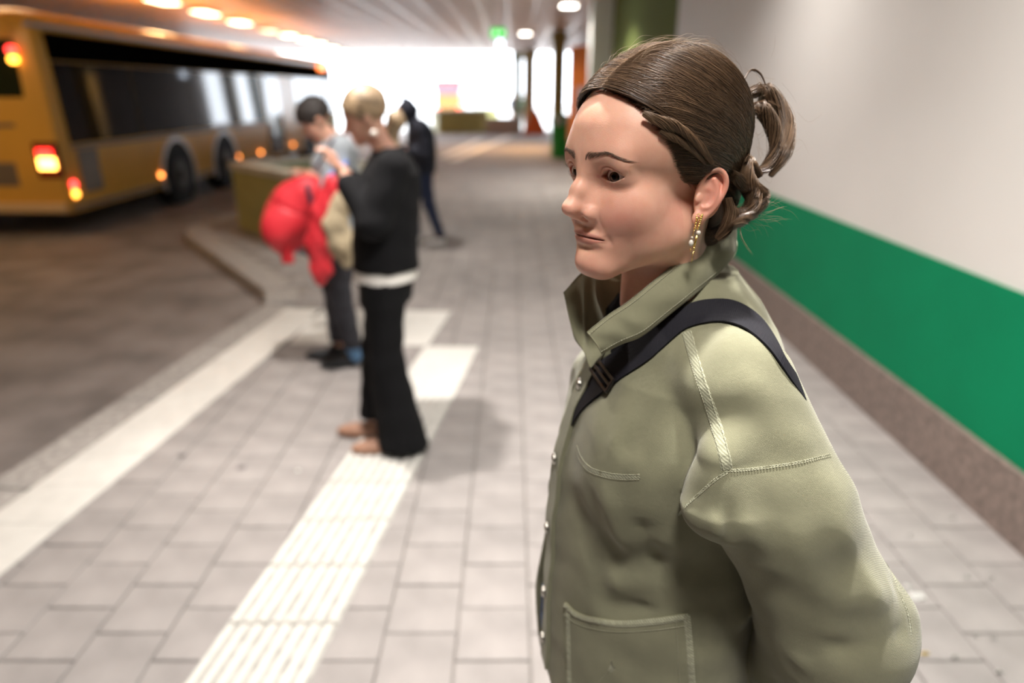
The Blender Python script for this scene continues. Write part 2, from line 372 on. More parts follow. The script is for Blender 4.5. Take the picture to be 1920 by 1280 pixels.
# orange kiosk / panel by the column
a = pixY(1070, 85, 17.0); b = pixY(1125, 262, 17.0); kk = empty('information_board', ((a.x+b.x)/2, 17.1, 0)); tag(kk, 'tall orange information board standing beside the white column', 'board')
M_ORA = mat('orange_panel', (.85, .22, .03), .5, noise=(3, .1)); bm = bmesh.new(); box(bm, ((a.x+b.x)/2, 17.1, (a.z+b.z)/2), (b.x-a.x, .12, a.z-b.z), .01); bm_obj('panel', bm, M_ORA, kk)
bm = bmesh.new(); box(bm, ((a.x+b.x)/2-.1, 17.03, (a.z+b.z)/2-.2), (.22, .02, .7), .005); bm_obj('poster', bm, mat('poster', (.55, .45, .5), .5), kk)
for s_ in (-1, 1):
    bm = bmesh.new(); box(bm, ((a.x+b.x)/2+s_*(b.x-a.x)/2*.86, 17.1, b.z/2), (.07, .08, b.z), .005); bm_obj('leg', bm, M_COLO, kk)
# ---- left side and back walls, ceiling
M_CEIL = mat('ceiling_panel', (.86, .76, .76), .50, metal=.35, noise=(1.5, .12), bump=(6, .25, .02)); M_RIB = mat('ceiling_rib', (.66, .56, .52), .35, metal=.4)
M_DARK = mat('brown_wall', (.085, .055, .035), .8, noise=(1.1, .3))
bm = bmesh.new(); box(bm, (-15.1, 14, 1.7), (.3, 40.6, 4.0)); tag(bm_obj('wall_left', bm, M_DARK), kind='structure')
bm = bmesh.new(); box(bm, (-6.0, -6.1, 1.7), (18.6, .3, 4.0)); tag(bm_obj('wall_back', bm, M_DARK), kind='structure')
bm = bmesh.new(); box(bm, (-5.8, 14.0, 3.55), (18.6, 40.6, .24)); ceil = tag(bm_obj('ceiling', bm, M_CEIL), kind='structure')
bm = bmesh.new(); y = -4.0
while y < 34.2: box(bm, (-5.8, y, 3.424), (18.2, .07, .014)); y += .60
o = bm_obj('ceiling_rib', bm, M_RIB, ceil); o['kind'] = 'stuff'
bm = bmesh.new(); x = -14.5
while x < 3.2: box(bm, (x, 14.5, 3.425), (.06, 39, .02)); x += .6
o = bm_obj('ceiling_runner', bm, M_RIB, ceil); o['kind'] = 'stuff'
# ---- luminaires
def luminaire(x, y, lx, ly, ecol, es, power, lcol, lab, group=None, z=3.36, light=True, spread=math.pi, lsize=None):
    e = empty('ceiling_light', (x, y, z)); tag(e, lab, 'ceiling light', group)
    bm = bmesh.new(); box(bm, (x, y, z+.02), (lx+.06, ly+.06, .07), .008); bm_obj('housing', bm, M_RIB, e)
    bm = bmesh.new(); box(bm, (x, y, z-.020), (lx, ly, .02), .004); bm_obj('diffuser', bm, mat('lit_diffuser', (.9, .9, .9), .5, emit=(ecol, es)), e)
    if light: area('lamp_light', (x, y, z-.05), lx if not lsize else lsize, power, lcol, (0, 0, 0), ly if not lsize else lsize, spread)
ROW = [(305, 3), (385, 25), (450, 43), (505, 58), (542, 67), (572, 75), (598, 82), (622, 90), (647, 97)]
ORD = [f'warm ceiling light, {w}, row above the bus' for w in ('nearest, cut by the top edge', 'second from the near end', 'third from the near end', 'the dim one', 'fifth from the near end', 'fourth from the far end', 'third from the far end', 'second from the far end', 'farthest and smallest')]
for k, (u, v) in enumerate(ROW):
    p = pix(u, v, 1)-Vector((0, 0, CAM_H)); t = (3.34-CAM_H)/p.z; p = p*t; dim = k == 3
    luminaire(p.x, p.y, .34, .80, (1, .80, .52), 3 if dim else 10, 75, (1, .56, .22), ORD[k], 'row of ceiling lights above the bus', light=(k % 2 == 0))
luminaire(pixX(28, 62, -7.0).x-.5, 11.2, .42, 1.05, (1, .80, .52), 16, 75, (1, .56, .22), 'warm ceiling light above the rear of the bus', None)
luminaire(-7.0, 6.0, .42, 1.05, (1, .80, .52), 16, 60, (1, .56, .22), 'warm ceiling light over the roadway, nearest of its row', None)
for lab, x, y, P_, c_, sz in LAMPS: luminaire(x, y, .30, .30, (1, .93, .82), 18, P_*LAMP_SCALE, c_, lab, None, spread=math.radians(125), lsize=sz)
# ================================================================== the bus
BX, BY0, BY1, BW = -5.75, 8.98, 23.6, 2.5; ZR = 2.66
M_YEL = mat('bus_yellow', (.70, .40, .07), .35, spec=.5, noise=(1.5, .05)); M_GLS = mat('bus_glass', (.006, .006, .008), .05, spec=.5); M_BLK = mat('black_rubber', (.006, .006, .006), .7, spec=.15)
M_GREY = mat('bus_grey', (.16, .13, .10), .5); M_ALU = mat('brushed_metal', (.5, .5, .5), .35, .8)
def EM(n, c, s): return mat(n, c, .3, emit=(c, s))
bus = empty('bus', (BX-BW/2, (BY0+BY1)/2, -.12)); tag(bus, 'yellow city bus with black windows standing in the left lane, tail lights lit', 'bus')
bm = bmesh.new()
def prof(z):  # slight tumblehome of the sides and rear
    return 0.0 if z < 1.1 else .05*(z-1.1)/1.5
secs = [(.20, .03), (.26, 0), (1.0, 0), (1.05, 0), (2.30, .05), (2.50, .08), (2.60, .16), (2.66, .34)]
rings = []
for z, i in secs:
    r = .07; x0, x1, y0, y1 = BX-BW+i, BX-i, BY0+i*.9, BY1-i*.6; ring = []
    for cx, cy, a0 in ((x1-r, y0+r, -90), (x1-r, y1-r, 0), (x0+r, y1-r, 90), (x0+r, y0+r, 180)):
        for k in range(7): a = math.radians(a0+k*15); ring.append(bm.verts.new((cx+r*math.cos(a), cy+r*math.sin(a), z)))
    rings.append(ring)
for a, b in zip(rings[:-1], rings[1:]):
    n = len(a)
    for k in range(n): bm.faces.new((a[k], a[(k+1) % n], b[(k+1) % n], b[k]))
bm.faces.new(rings[0][::-1]); bm.faces.new(rings[-1])
body_b = bm_obj('body_shell', bm, M_YEL, bus, True)
sm_ = body_b.modifiers.new('e', 'EDGE_SPLIT'); sm_.split_angle = .6
def panel(name, y0, y1, z0, z1, m, dx=.012, parent=bus, th=.03, bev=.01):
    bm = bmesh.new(); i0 = .05*max(0, z0-1.05)/1.25; i1 = .05*max(0, z1-1.05)/1.25
    box(bm, (0, 0, 0), (th, y1-y0, z1-z0), bev); bmesh.ops.rotate(bm, cent=(0, 0, 0), matrix=Matrix.Rotation(math.atan2(i0-i1, z1-z0), 3, 'Y'), verts=bm.verts)
    bmesh.ops.translate(bm, vec=(BX-(i0+i1)/2+dx-th/2, (y0+y1)/2, (z0+z1)/2), verts=bm.verts); return bm_obj(name, bm, m, parent)
# side glazing: frameless dark panes
ys = [9.22, 11.1, 13.0, 14.9, 16.75]
for a, b in zip(ys[:-1], ys[1:]): panel('side_window', a+.01, b-.01, 1.06, 2.06, M_GLS)
panel('cantrail', 9.22, 23.3, 2.07, 2.40, mat('matt_black', (.003, .003, .003), .95, spec=.0), .011)
for a, b in ((19.2, 21.0), (21.0, 22.3)): panel('side_window', a+.01, b-.01, 1.0, 2.06, M_GLS)
dr = panel('door', 16.85, 18.0, .28, 2.06, M_GLS); panel('door_leaf', 16.90, 17.41, .32, 2.02, M_GLS, .03, dr); panel('door_leaf', 17.44, 17.95, .32, 2.02, M_GLS, .03, dr)
dr = panel('door', 22.35, 23.3, .28, 2.06, M_GLS); panel('door_leaf', 22.4, 22.82, .32, 2.02, M_GLS, .03, dr); panel('door_leaf', 22.85, 23.27, .32, 2.02, M_GLS, .03, dr)
panel('engine_grille', 9.32, 9.78, .42, .98, M_GREY); panel('roof_edge_trim', 8.9, 23.3, 2.44, 2.49, M_ALU, .02)
panel('skirt_trim', 9.0, 16.8, .24, .30, M_GREY, .015); panel('waist_trim', 9.22, 16.8, .99, 1.04, M_GREY, .014)
# wheels with arches
def wheel(y, x=BX-.13):
    bm = bmesh.new(); cyl(bm, (x-.28, y, .36), (x, y, .36), .48, seg=36); t = bm_obj('wheel', bm, M_BLK, bus)
    bm = bmesh.new(); cyl(bm, (x-.02, y, .36), (x+.015, y, .36), .27, .25, 28); cyl(bm, (x+.01, y, .36), (x+.05, y, .36), .10, .08, 16); bm_obj('rim', bm, mat('dark_rim', (.03, .025, .02), .6), t)
for y in (12.10, 14.15, 20.2):
    wheel(y)
    bm = bmesh.new(); N = 20; V = []
    for k in range(N+1):
        a = math.pi*(-.12+1.24*k/N); V.append((math.cos(a), math.sin(a)))
    for k in range(N):
        for r0, r1, xa, mi in ((.56, .63, .022, 0),):
            q = [bm.verts.new((BX+xa, y+r*V[j][0], .36+r*V[j][1])) for r, j in ((r0, k), (r1, k), (r1, k+1), (r0, k+1))]; bm.faces.new(q)
            q2 = [bm.verts.new((BX-.02, y+r*V[j][0], .36+r*V[j][1])) for r, j in ((r1, k), (r1, k+1))]; bm.faces.new((q[1], q2[0], q2[1], q[2]))
    bm_obj('wheel_arch', bm, M_ALU, bus)
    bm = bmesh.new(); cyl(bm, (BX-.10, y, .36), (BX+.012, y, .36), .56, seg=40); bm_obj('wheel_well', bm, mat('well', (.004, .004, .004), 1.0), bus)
for o in list(bpy.data.objects):
    if o.name.startswith('wheel') and o.parent == bus and 'arch' not in o.name and 'well' not in o.name: o.location.x += .155
def lamp_side(y, z, c, s, r=.035):
    bm = bmesh.new(); cyl(bm, (BX, y, z), (BX+.03, y, z), r, r*.8, 16); bm_obj('side_marker_lamp', bm, EM('amber_lamp', c, s), bus)
for y, z in ((11.42, .42), (14.80, .42), (16.13, .40), (18.59, .40)): lamp_side(y, z, (1, .30, .06), 9)
bm = bmesh.new(); box(bm, (BX+.05, 22.0, 2.38), (.12, .45, .16), .02); bm_obj('destination_display', bm, EM('amber_display', (1, .22, .04), 5), bus)
# rear
def rear(name, x0, x1, z0, z1, m, y=-.012, th=.03, parent=bus):
    bm = bmesh.new(); box(bm, ((x0+x1)/2, BY0+y+th/2+max(0, z1-1.2)*.03, (z0+z1)/2), (x1-x0, th, z1-z0), .012); return bm_obj(name, bm, m, parent)
rear('rear_window', BX-2.2, BX-.30, 1.43, 2.30, mat('rear_glass', (.020, .026, .014), .1, spec=.6)); rear('rear_top_panel', BX-2.2, BX-.30, 2.32, 2.46, M_YEL)
rear('rear_grille', BX-1.9, BX-.6, .55, .85, M_GREY); rear('rear_bumper', BX-2.45, BX-.05, .22, .34, mat('cream_bumper', (.62, .46, .26), .5), -.04, .06)
hs = rear('tail_lamp_housing', BX-.32, BX-.02, .66, 1.10, mat('dark_red_lens', (.16, .008, .006), .25), -.03, .06)
rear('brake_lamp', BX-.28, BX-.08, .92, 1.02, EM('red_lamp', (1, .03, .02), 6), -.045, .03, hs); rear('tail_lamp', BX-.28, BX-.06, .77, .91, EM('orange_lamp', (1, .42, .07), 14), -.05, .03, hs)
for z, c, s, n in ((.56, (1, .05, .05), 7, 'reflector_lamp'), (.44, (1, .40, .05), 8, 'indicator_lamp')):
    bm = bmesh.new(); cyl(bm, (BX+.005, 9.10, z), (BX+.035, 9.10, z), .05, .04, 16); bm_obj(n, bm, EM(n, c, s), bus)
for z, c, s, n in ((2.16, (1, .04, .03), 7, 'high_brake_lamp'), (2.05, (1, .40, .04), 9, 'high_indicator_lamp')):
    bm = bmesh.new(); cyl(bm, (BX-.32, BY0-.03, z+.02), (BX-.32, BY0+.04, z+.02), .045, seg=16); bm_obj(n, bm, EM(n, c, s), bus)
rear('label_strip', BX-.9, BX-.5, 1.28, 1.33, M_GREY)
# ================================================================== planter and other things on the platform
M_PL = mat('olive_planter', (.33, .32, .13), .6, noise=(4, .1)); M_CAPST = mat('pale_coping', (.50, .50, .44), .7, noise=(8, .15)); M_SOIL = mat('moss', (.10, .16, .07), .95, noise=(9, .5), bump=(30, .8, .03))
def planter(name, lab, cat, A, B, deep, h, m1=M_PL, soil=True):
    A = Vector((*A, 0)); B = Vector((*B, 0)); d = (B-A).normalized(); n = Vector((-d.y, d.x, 0)); 
    if n.y < 0: n = -n
    L = (B-A).length; c = (A+B)/2+n*deep/2; e = empty(name, c); tag(e, lab, cat); R = Matrix.Rotation(math.atan2(d.y, d.x), 4, 'Z')
    bm = bmesh.new(); box(bm, (c.x, c.y, h/2-.04), (L, deep, h-.08), .02, R=R); bm_obj('wall_block', bm, m1, e)
    for (off, sz) in ((-n*(deep/2-.09), (L+.06, .22, .09)), (n*(deep/2-.09), (L+.06, .22, .09)), (-d*(L/2-.09), (.22, deep-.26, .09)), (d*(L/2-.09), (.22, deep-.26, .09))):
        bm = bmesh.new(); q = c+off; box(bm, (q.x, q.y, h-.03), sz, .015, R=R); bm_obj('coping_stone', bm, M_CAPST, e)
    if soil:
        bm = bmesh.new(); bmesh.ops.create_grid(bm, x_segments=16, y_segments=16, size=.5); bmesh.ops.scale(bm, vec=(L-.35, deep-.35, 1), verts=bm.verts)
        for v in bm.verts: v.co.z = .02*math.sin(v.co.x*9)*math.cos(v.co.y*7)
        bmesh.ops.transform(bm, matrix=Matrix.Translation((c.x, c.y, h-.045)) @ R, verts=bm.verts); bm_obj('moss_bed', bm, M_SOIL, e, True)
    return e
planter('planter', 'olive green planter box with pale coping behind the man with the red backpack', 'planter', (-3.62, 9.02), (-2.35, 7.66), 1.35, .84)
planter('planter', 'long low olive planter at the far end below the distant bus', 'planter', (-3.2, 31.0), (-1.05, 31.6), 1.6, .95)
def simple(name, lab, cat, u0, u1, v0, v1, Y, dep, m):
    a = pixY(u0, v1, Y); b = pixY(u1, v0, Y); bm = bmesh.new(); z0 = 0; box(bm, ((a.x+b.x)/2, Y+dep/2, (z0+b.z)/2), (b.x-a.x, dep, b.z-z0), .04)
    return tag(bm_obj(name, bm, m), lab, cat)
simple('concrete_barrier', 'pale concrete barrier block between the far planter and the orange stand', 'barrier', 912, 975, 221, 250, 30.5, .6, mat('pale_barrier', (.40, .33, .31), .8, noise=(3, .1)))
simple('concrete_barrier', 'low olive barrier beyond the far planter in front of the bright yard', 'barrier', 886, 934, 203, 216, 40, .8, M_PL)
# orange folding stand
e = empty('traffic_stand', (.98, 30.6, 0)); tag(e, 'orange triangular folding stand beside the far columns', 'traffic sign')
for s_ in (-1, 1):
    bm = bmesh.new(); V = [(-.55, 0), (.55, 0), (.10, .98), (-.10, .98)]; a = [bm.verts.new((.98+x, 30.6+s_*(.28-.26*z/.98), z)) for x, z in V]; b = [bm.verts.new((.98+x, 30.63+s_*(.28-.26*z/.98), z)) for x, z in V]
    bm.faces.new(a); bm.faces.new(b[::-1])
    for i in range(4): bm.faces.new((a[i], b[i], b[(i+1) % 4], a[(i+1) % 4]))
    bm_obj('panel', bm, mat('orange_sheet', (.72, .13, .02), .5), e)
# bin
bx_, by_ = 1.32, 19.4
e = empty('litter_bin', (bx_, by_, 0)); tag(e, 'green round litter bin with grey lid at the foot of the olive column', 'bin'); M_GB = mat('bin_green', (.01, .26, .03), .4)
bm = bmesh.new(); cyl(bm, (bx_, by_, .05), (bx_, by_, .92), .25, .28, 28); cyl(bm, (bx_, by_, 0), (bx_, by_, .06), .22, .22, 28); bm_obj('drum', bm, M_GB, e)
bm = bmesh.new(); cyl(bm, (bx_, by_, .92), (bx_, by_, 1.0), .30, .30, 28); cyl(bm, (bx_, by_, 1.0), (bx_, by_, 1.14), .28, .16, 28); bm_obj('lid', bm, M_GB, e)
bm = bmesh.new(); cyl(bm, (bx_-.08, by_-.27, .98), (bx_-.08, by_-.31, .98), .12, .12, 20); bm_obj('badge', bm, mat('grey_badge', (.5, .55, .52), .5), e)
# hanging exit sign
p = pixY(934, 62, 14.0); e = empty('exit_sign', p); tag(e, 'green lit exit sign hanging from the ceiling', 'exit sign')
bm = bmesh.new(); box(bm, p, (.30, .08, .19), .01); bm_obj('case', bm, M_ALU, e)
bm = bmesh.new(); box(bm, (p.x, p.y-.045, p.z), (.28, .01, .165), .002); pn = bm_obj('sign_face', bm, EM('exit_green', (.02, .42, .05), 1.6), e)
bm = bmesh.new(); q = Vector((p.x, p.y-.053, p.z)); bmesh.ops.create_circle(bm, cap_ends=True, segments=12, radius=.014, matrix=Matrix.Translation(q+Vector((-.03, 0, .045))) @ Matrix.Rotation(math.pi/2, 4, 'X'))
for a, b, w in (((-.035, .028), (-.055, -.02), .022), ((-.055, -.02), (-.02, -.035), .014), ((-.055, -.02), (-.095, -.05), .014), ((-.035, .02), (0, .0), .01), ((-.035, .02), (-.075, .012), .01), ((.03, 0), (.10, 0), .016), ((.10, 0), (.07, .03), .014), ((.10, 0), (.07, -.03), .014)):
    A = q+Vector((a[0], 0, a[1])); B = q+Vector((b[0], 0, b[1])); cyl(bm, A, B, w/2, seg=6)
bm_obj('running_figure', bm, EM('exit_white', (.6, 1, .55), 2.5), pn)
for s_ in (-1, 1): tube('hanger', [p+Vector((s_*.1, 0, .09)), Vector((p.x+s_*.1, p.y, 3.44))], .006, M_ALU, e, 6)
p = pixY(938, 98, 25.0); bm = bmesh.new(); box(bm, p, (.20, .10, .75), .02); cyl(bm, p+Vector((0, 0, .37)), (p.x, p.y, 3.44), .012, seg=8); tag(bm_obj('hanging_lamp', bm, EM('cool_white', (.75, .85, 1), 5)), 'narrow white hanging light below the exit sign', 'ceiling light')
# far bus in the yard
e = empty('bus', (-5.9, 57, -.1)); tag(e, 'distant red and yellow bus seen head on in the bright yard', 'bus')
a = pixY(818, 215, 56); b = pixY(862, 148, 56); W_ = b.x-a.x; cx = (a.x+b.x)/2
for nm, z0, z1, m in (('lower_body', .25, 1.5, mat('ochre_paint', (.30, .14, .03), .5)), ('windscreen', 1.5, 2.35, mat('dull_glass', (.16, .10, .12), .3)), ('roof_panel', 2.35, b.z, mat('red_paint', (.28, .05, .03), .5))):
    bm = bmesh.new(); box(bm, (cx, 59, (z0+z1)/2-.05), (W_*(1 if nm != 'roof_panel' else .96), 6, z1-z0), .08); bm_obj(nm, bm, m, e)
for s_ in (-1, 1):
    bm = bmesh.new(); cyl(bm, (cx+s_*W_*.42, 55.95, .55), (cx+s_*W_*.42, 56.02, .55), .12, seg=16); bm_obj('lamp', bm, EM('red_lamp2', (1, .1, .08), 3), e)
    bm = bmesh.new(); cyl(bm, (cx+s_*W_*.40-.12, 57.2, .33), (cx+s_*W_*.40+.12, 57.2, .33), .43, seg=24); bm_obj('wheel', bm, M_BLK, e)
    bm = bmesh.new(); box(bm, (cx+s_*W_*.52, 55.9, 2.1), (.12, .1, .4), .02); bm_obj('mirror', bm, M_BLK, e)
# litter on the ground
def scrap(u, v, lab, col, s=.03, z=.002, name='litter'):
    g_ = gnd(u, v, z); bm = bmesh.new(); rr = random.Random(int(u+v)); n = 9
    ring = [bm.verts.new((g_.x+s*math.cos(i/n*6.28)*rr.uniform(.5, 1.2), g_.y+s*.6*math.sin(i/n*6.28)*rr.uniform(.5, 1.2), z+rr.uniform(0, .006))) for i in range(n)]
    cv = bm.verts.new((g_.x, g_.y, z+.010))
    for i in range(n): bm.faces.new((ring[i], ring[(i+1) % n], cv))
    bmesh.ops.solidify(bm, geom=bm.faces[:], thickness=.0015)
    o = bm_obj(name, bm, col); return tag(o, lab, 'litter')
M_PAP = mat('white_paper', (.8, .8, .78), .7); M_PAP2 = mat('yellow_leaf', (.55, .42, .14), .8); M_PAP3 = mat('grey_scrap', (.5, .49, .47), .8)
scrap(1716, 1118, 'crumpled white paper scrap on the paving right of her elbow', M_PAP, .036, .004)
scrap(1700, 1100, 'thin upright end of white paper on the paving by her elbow', M_PAP, .018, .004)
scrap(1733, 1226, 'small yellow leaf on the paving below the white paper', M_PAP2, .018)
scrap(1790, 1232, 'pale flat scrap right of the yellow leaf', M_PAP3, .018)
scrap(1872, 1260, 'round pale scrap near the bottom right corner', M_PAP3, .016)
scrap(1862, 1196, 'upper of the small pale scraps near the wall foot, right one', M_PAP3, .010); scrap(1828, 1193, 'upper of the small pale scraps near the wall foot, left one', M_PAP3, .009)
scrap(1707, 1003, 'small pale dot of litter above the white paper', M_PAP3, .010); scrap(1785, 970, 'faint pale scrap nearest the granite wall foot', M_PAP3, .016)
scrap(1812, 1082, 'faint pale scrap left of the dark stain', M_PAP3, .014); scrap(1858, 1084, 'faint pale scrap below the dark stain', M_PAP3, .012)
scrap(558, 883, 'tiny white scrap left of the ribbed tactile strip', M_PAP, .013)
# ================================================================== the woman in the foreground
TH = math.radians(211.5)
hF = np.array([math.cos(TH), math.sin(TH), 0]); hR = np.array([math.sin(TH), -math.cos(TH), 0]); hU = np.array([0, 0, 1.])
HR = np.stack([hR, hF, hU], 0)             # rows: local axes (x her right, y forward, z up)
eyeL = np.array(pix(1146, 331, .715))
EYX = .0322; EYY = .080
HO = eyeL + EYX*hR - EYY*hF
def H2W(p): return np.asarray(p, float)@HR + HO
def W2H(p): return (np.asarray(p)-HO)@HR.T
woman = empty('person', (.33, .83, 0))
tag(woman, 'woman in an olive denim jacket with pinned up brown hair, facing left in the foreground', 'person')

def almond(x, z):
    """signed: <0 inside the eye opening; local eye coordinates, x outward"""
    x = np.where(x < 0, x*1.28, x); w = .0154
    s = np.clip((x+w)/(2*w), 0, 1)
    up = .0072*np.maximum(np.sin(np.pi*np.clip(s, 0, 1)**.86), 0)**.8 + .0016*(s-.5) + .0004
    lo = -.0050*np.maximum(np.sin(np.pi*s**1.15), 0)**.85 + .0016*(s-.5) - .0002
    return np.maximum(np.maximum(z-up, lo-z), np.abs(x)-w)
EARF = None
def ear_sdf(p):
    """left/right symmetric: p has |x|"""
    # ear frame: origin at ear canal, e_y = backwards, e_z = up (tilted back), e_x = outwards
    o = V3(.0705, -.015, -.022); ti = math.radians(14); fl = math.radians(24)
    q = p-o
    y, z = -q[:, 1], q[:, 2]; x = q[:, 0]
    y2 = y*math.cos(ti)+(-z)*math.sin(ti)*-1*-1; z2 = z*math.cos(ti)+y*math.sin(ti)*1
    y2 = y*math.cos(ti)-z*math.sin(ti)
    x2 = x*math.cos(fl)-y2*math.sin(fl); y3 = y2*math.cos(fl)+x*math.sin(fl)
    q = np.stack([x2, y3, z2], -1)/.90
    hel = [(.000, -.004, .006), (.003, -.005, .018), (.005, .001, .0285), (.006, .0105, .0325), (.006, .0195, .0285), (.0055, .0245, .018), (.005, .0235, .005), (.004, .0185, -.009), (.003, .012, -.0195), (.002, .005, -.0255)]
    hr = [.0022, .0028, .003, .0033, .0034, .0033, .0031, .0031, .0034, .004]
    hp = catmull(hel, 30); hrr = np.interp(np.linspace(0, 9, 30), range(10), hr)
    d = schain(q, hp, hrr, 0)
    plate = sell(q, (-.002, .0105, .003), (.0050, .0175, .0295))
    d = smin(d, plate, .004)
    anti = [(.004, .009, .021), (.0048, .0145, .012), (.005, .0158, .001), (.0045, .0115, -.010), (.0035, .005, -.0135)]
    d = smin(d, schain(q, catmull(anti, 14), np.full(14, .0027), 0), .004)
    d = smin(d, sell(q, (.0015, .0035, -.0265), (.0042, .0085, .0092)), .005)      # lobe
    d = smax(d, -sell(q, (.005, .0055, -.001), (.0075, .0078, .0105)), .003)      # concha
    d = smin(d, sell(q, (.0025, -.0045, -.004), (.0022, .0036, .0052)), .003)      # tragus
    d = smin(d, sell(q, (-.008, .009, .0), (.011, .013, .024)), .008)
    return d*.90
def head_sdf(p, ears=True):
    X = p[:, 0]; ax = np.abs(X); y = p[:, 1]; z = p[:, 2]
    q = np.stack([ax, y, z], -1)
    d = sell(q, (0, -.018, .040), (.0735, .096, .084))                            # cranium
    d = smin(d, sell(q, (0, .033, .032), (.0655, .0585, .052)), .03)                 # forehead
    d = smin(d, sell(q, (0, .030, -.040), (.0545, .054, .062)), .022)                # mid face
    d = smin(d, sell(q, (.0345, .048, -.034), (.0270, .0290, .027)), .022)
    d = smin(d, sell(q, (.022, .062, -.046), (.017, .018, .024)), .018)                # cheek
    d = smin(d, scone(q, (.0455, .000, -.066), (.012, .064, -.099), .0150, .0165), .026)   # jaw line
    d = smin(d, sell(q, (.036, .014, -.060), (.022, .040, .032)), .02)
    d = smin(d, sell(q, (0, .0725, -.099), (.0210, .0190, .0155)), .016)               # chin
    d = smin(d, sell(q, (0, .061, -.072), (.031, .0225, .022)), .016)                 # muzzle
    d = smin(d, scone(q, (.008, .082, .0165), (.039, .0745, .0195), .0060, .0055), .026)   # brow
    d = smax(d, -sell(q, (EYX+.0060, .1000, -.001), (.0145, .0148, .0115)), .014)            # socket
    d = smin(d, sell(q, (EYX-.0165, EYY-.0074, .000), (.0065, .0062, .0090)), .008)                # beside bridge
    # eyelids
    e = q-V3(EYX, EYY-.0136, 0)
    lid = np.linalg.norm(e/V3(1.27, 1, 1), axis=-1)-.0147
    d = smin(d, lid, .0055)
    d = smin(d, sell(q, (EYX+.002, .0735, .0105), (.016, .0092, .0060)), .010)            # upper lid fullness
    cr = np.abs(np.hypot(e[:, 0]*.85, e[:, 2]-.0008)-.0102)-.0003
    cr = np.where((e[:, 2] > .0015) & (e[:, 1] > 0), cr, 1.0); d = np.where(cr < .0014, d+.0011*np.exp(-(cr/.0008)**2)*np.clip((e[:, 2]-.0015)/.003, 0, 1), d)
    al = almond(e[:, 0], e[:, 2]); al = np.maximum(al, -e[:, 1]+.004)
    d = smax(d, -al, .0008)
    d = np.maximum(d, -(np.linalg.norm(e/V3(1.26, 1, 1), axis=-1)-.0128))                                  # hollow for eyeball
    d = smin(d, sell(q, (EYX-.0128, EYY-.0066, -.0010), (.0030, .0034, .0026)), .0015)
    # nose
    n = schain(q, [(0, .0775, .020), (0, .0870, .004), (0, .0985, -.016), (0, .1078, -.0330)], [.0095, .0074, .0070, .0066], .008)
    n = smin(n, scone(q, (0, .080, -.002), (0, .084, -.034), .0085, .0165), .010)
    d = smin(d, n, .012)
    d = smin(d, sell(q, (0, .1080, -.0352), (.0080, .0082, .0072)), .009)
    d = smin(d, sell(q, (.0130, .0880, -.0408), (.0056, .0100, .0066)), .0065)          # ala
    d = smin(d, scone(q, (0, .102, -.0425), (0, .084, -.0485), .0042, .0045), .006)         # columella
    d = smax(d, -sell(q, (.0070, .0955, -.0482), (.0032, .0065, .0042)), .0022)            # nostril
    g = np.exp(-((ax-.0215-.3*(-.041-z))**2/.0028**2))*np.exp(-((z+.046)/.012)**2)*np.exp(-((y-.080)/.02)**2)
    d = d+.0005*g                                                                         # nasolabial fold
    # lips
    mz = -.0676+.0016*np.exp(-(ax/.006)**2)*0-.0006*(ax/.02)**2
    up = sell(q, (0, .0812, -.0650), (.0240, .0078, .0042)); up2 = sell(q, (.0060, .0812, -.0645), (.012, .0072, .0038))
    lo = sell(q, (0, .0808, -.0720), (.0205, .0080, .0046))
    d = smin(d, smin(up, up2, .004), .005); d = smin(d, lo, .006)
    mw = .0275
    slit = np.exp(-((z-mz)/.0009)**2)*np.clip(1-(ax/mw)**4, 0, 1)*(y > .05)
    d = d+.0022*slit
    d = d+.0016*np.exp(-((z+.0815)/.0042)**2)*np.exp(-(ax/.016)**2)*(y > .05)                # under lip
    d = d+.0008*np.exp(-((X)/.003)**2)*np.exp(-((z+.056)/.006)**2)*(y > .05)                  # philtrum
    d = d+.0012*np.exp(-((ax-.0305)/.003)**2)*np.exp(-((z+.069)/.006)**2)*(y > .04)
    # neck
    nk = scone(q, (0, -.028, -.050), (0, -.052, -.175), .050, .052)
    nk = smin(nk, scone(q, (0, -.056, -.165), (0, -.075, -.26), .054, .085), .03)
    d = smin(d, nk, .024)
    d = smin(d, scone(q, (.040, -.040, -.050), (.012, .004, -.180), .012, .010), .018)
    if ears:
        near = (ax > .045) & (y < .035) & (y > -.09) & (np.abs(z+.02) < .07)
        if near.any(): d[near] = smin(d[near], ear_sdf(q[near]), .004)
    return d
def sm(x, a, b): t = np.clip((x-a)/(b-a), 0, 1); return t*t*(3-2*t)
# hairline: polyline on the side of the head in (y, z): hair lies behind / above it
def hit(u, v, fn):
    """where the sight line through u, v first meets a head surface (head coordinates)"""
    t = np.linspace(.55, .95, 900); pts = np.array([pix(u, v, a) for a in t]); L = W2H(pts).astype(np.float32); d = fn(L); k = np.argmax(d < 0)
    if d[k] >= 0: k = int(np.argmin(d))
    return L[k]
HLP = [(1134, 167), (1160, 176), (1190, 196), (1220, 226), (1246, 256), (1264, 290), (1273, 316), (1284, 338), (1296, 340), (1312, 328), (1330, 322)]
HLL = np.array([hit(u, v, lambda p: head_sdf(p, False)) for u, v in HLP])
HL = np.vstack([[[HLL[0, 1]+.0005, HLL[0, 2]+.0012]], HLL[1:, 1:], [[-.030, .012], [-.040, -.004], [-.0440, -.030], [-.0400, -.055], [-.0360, -.085], [-.040, -.12]]])
print('HL', np.round(HLL, 4).tolist())
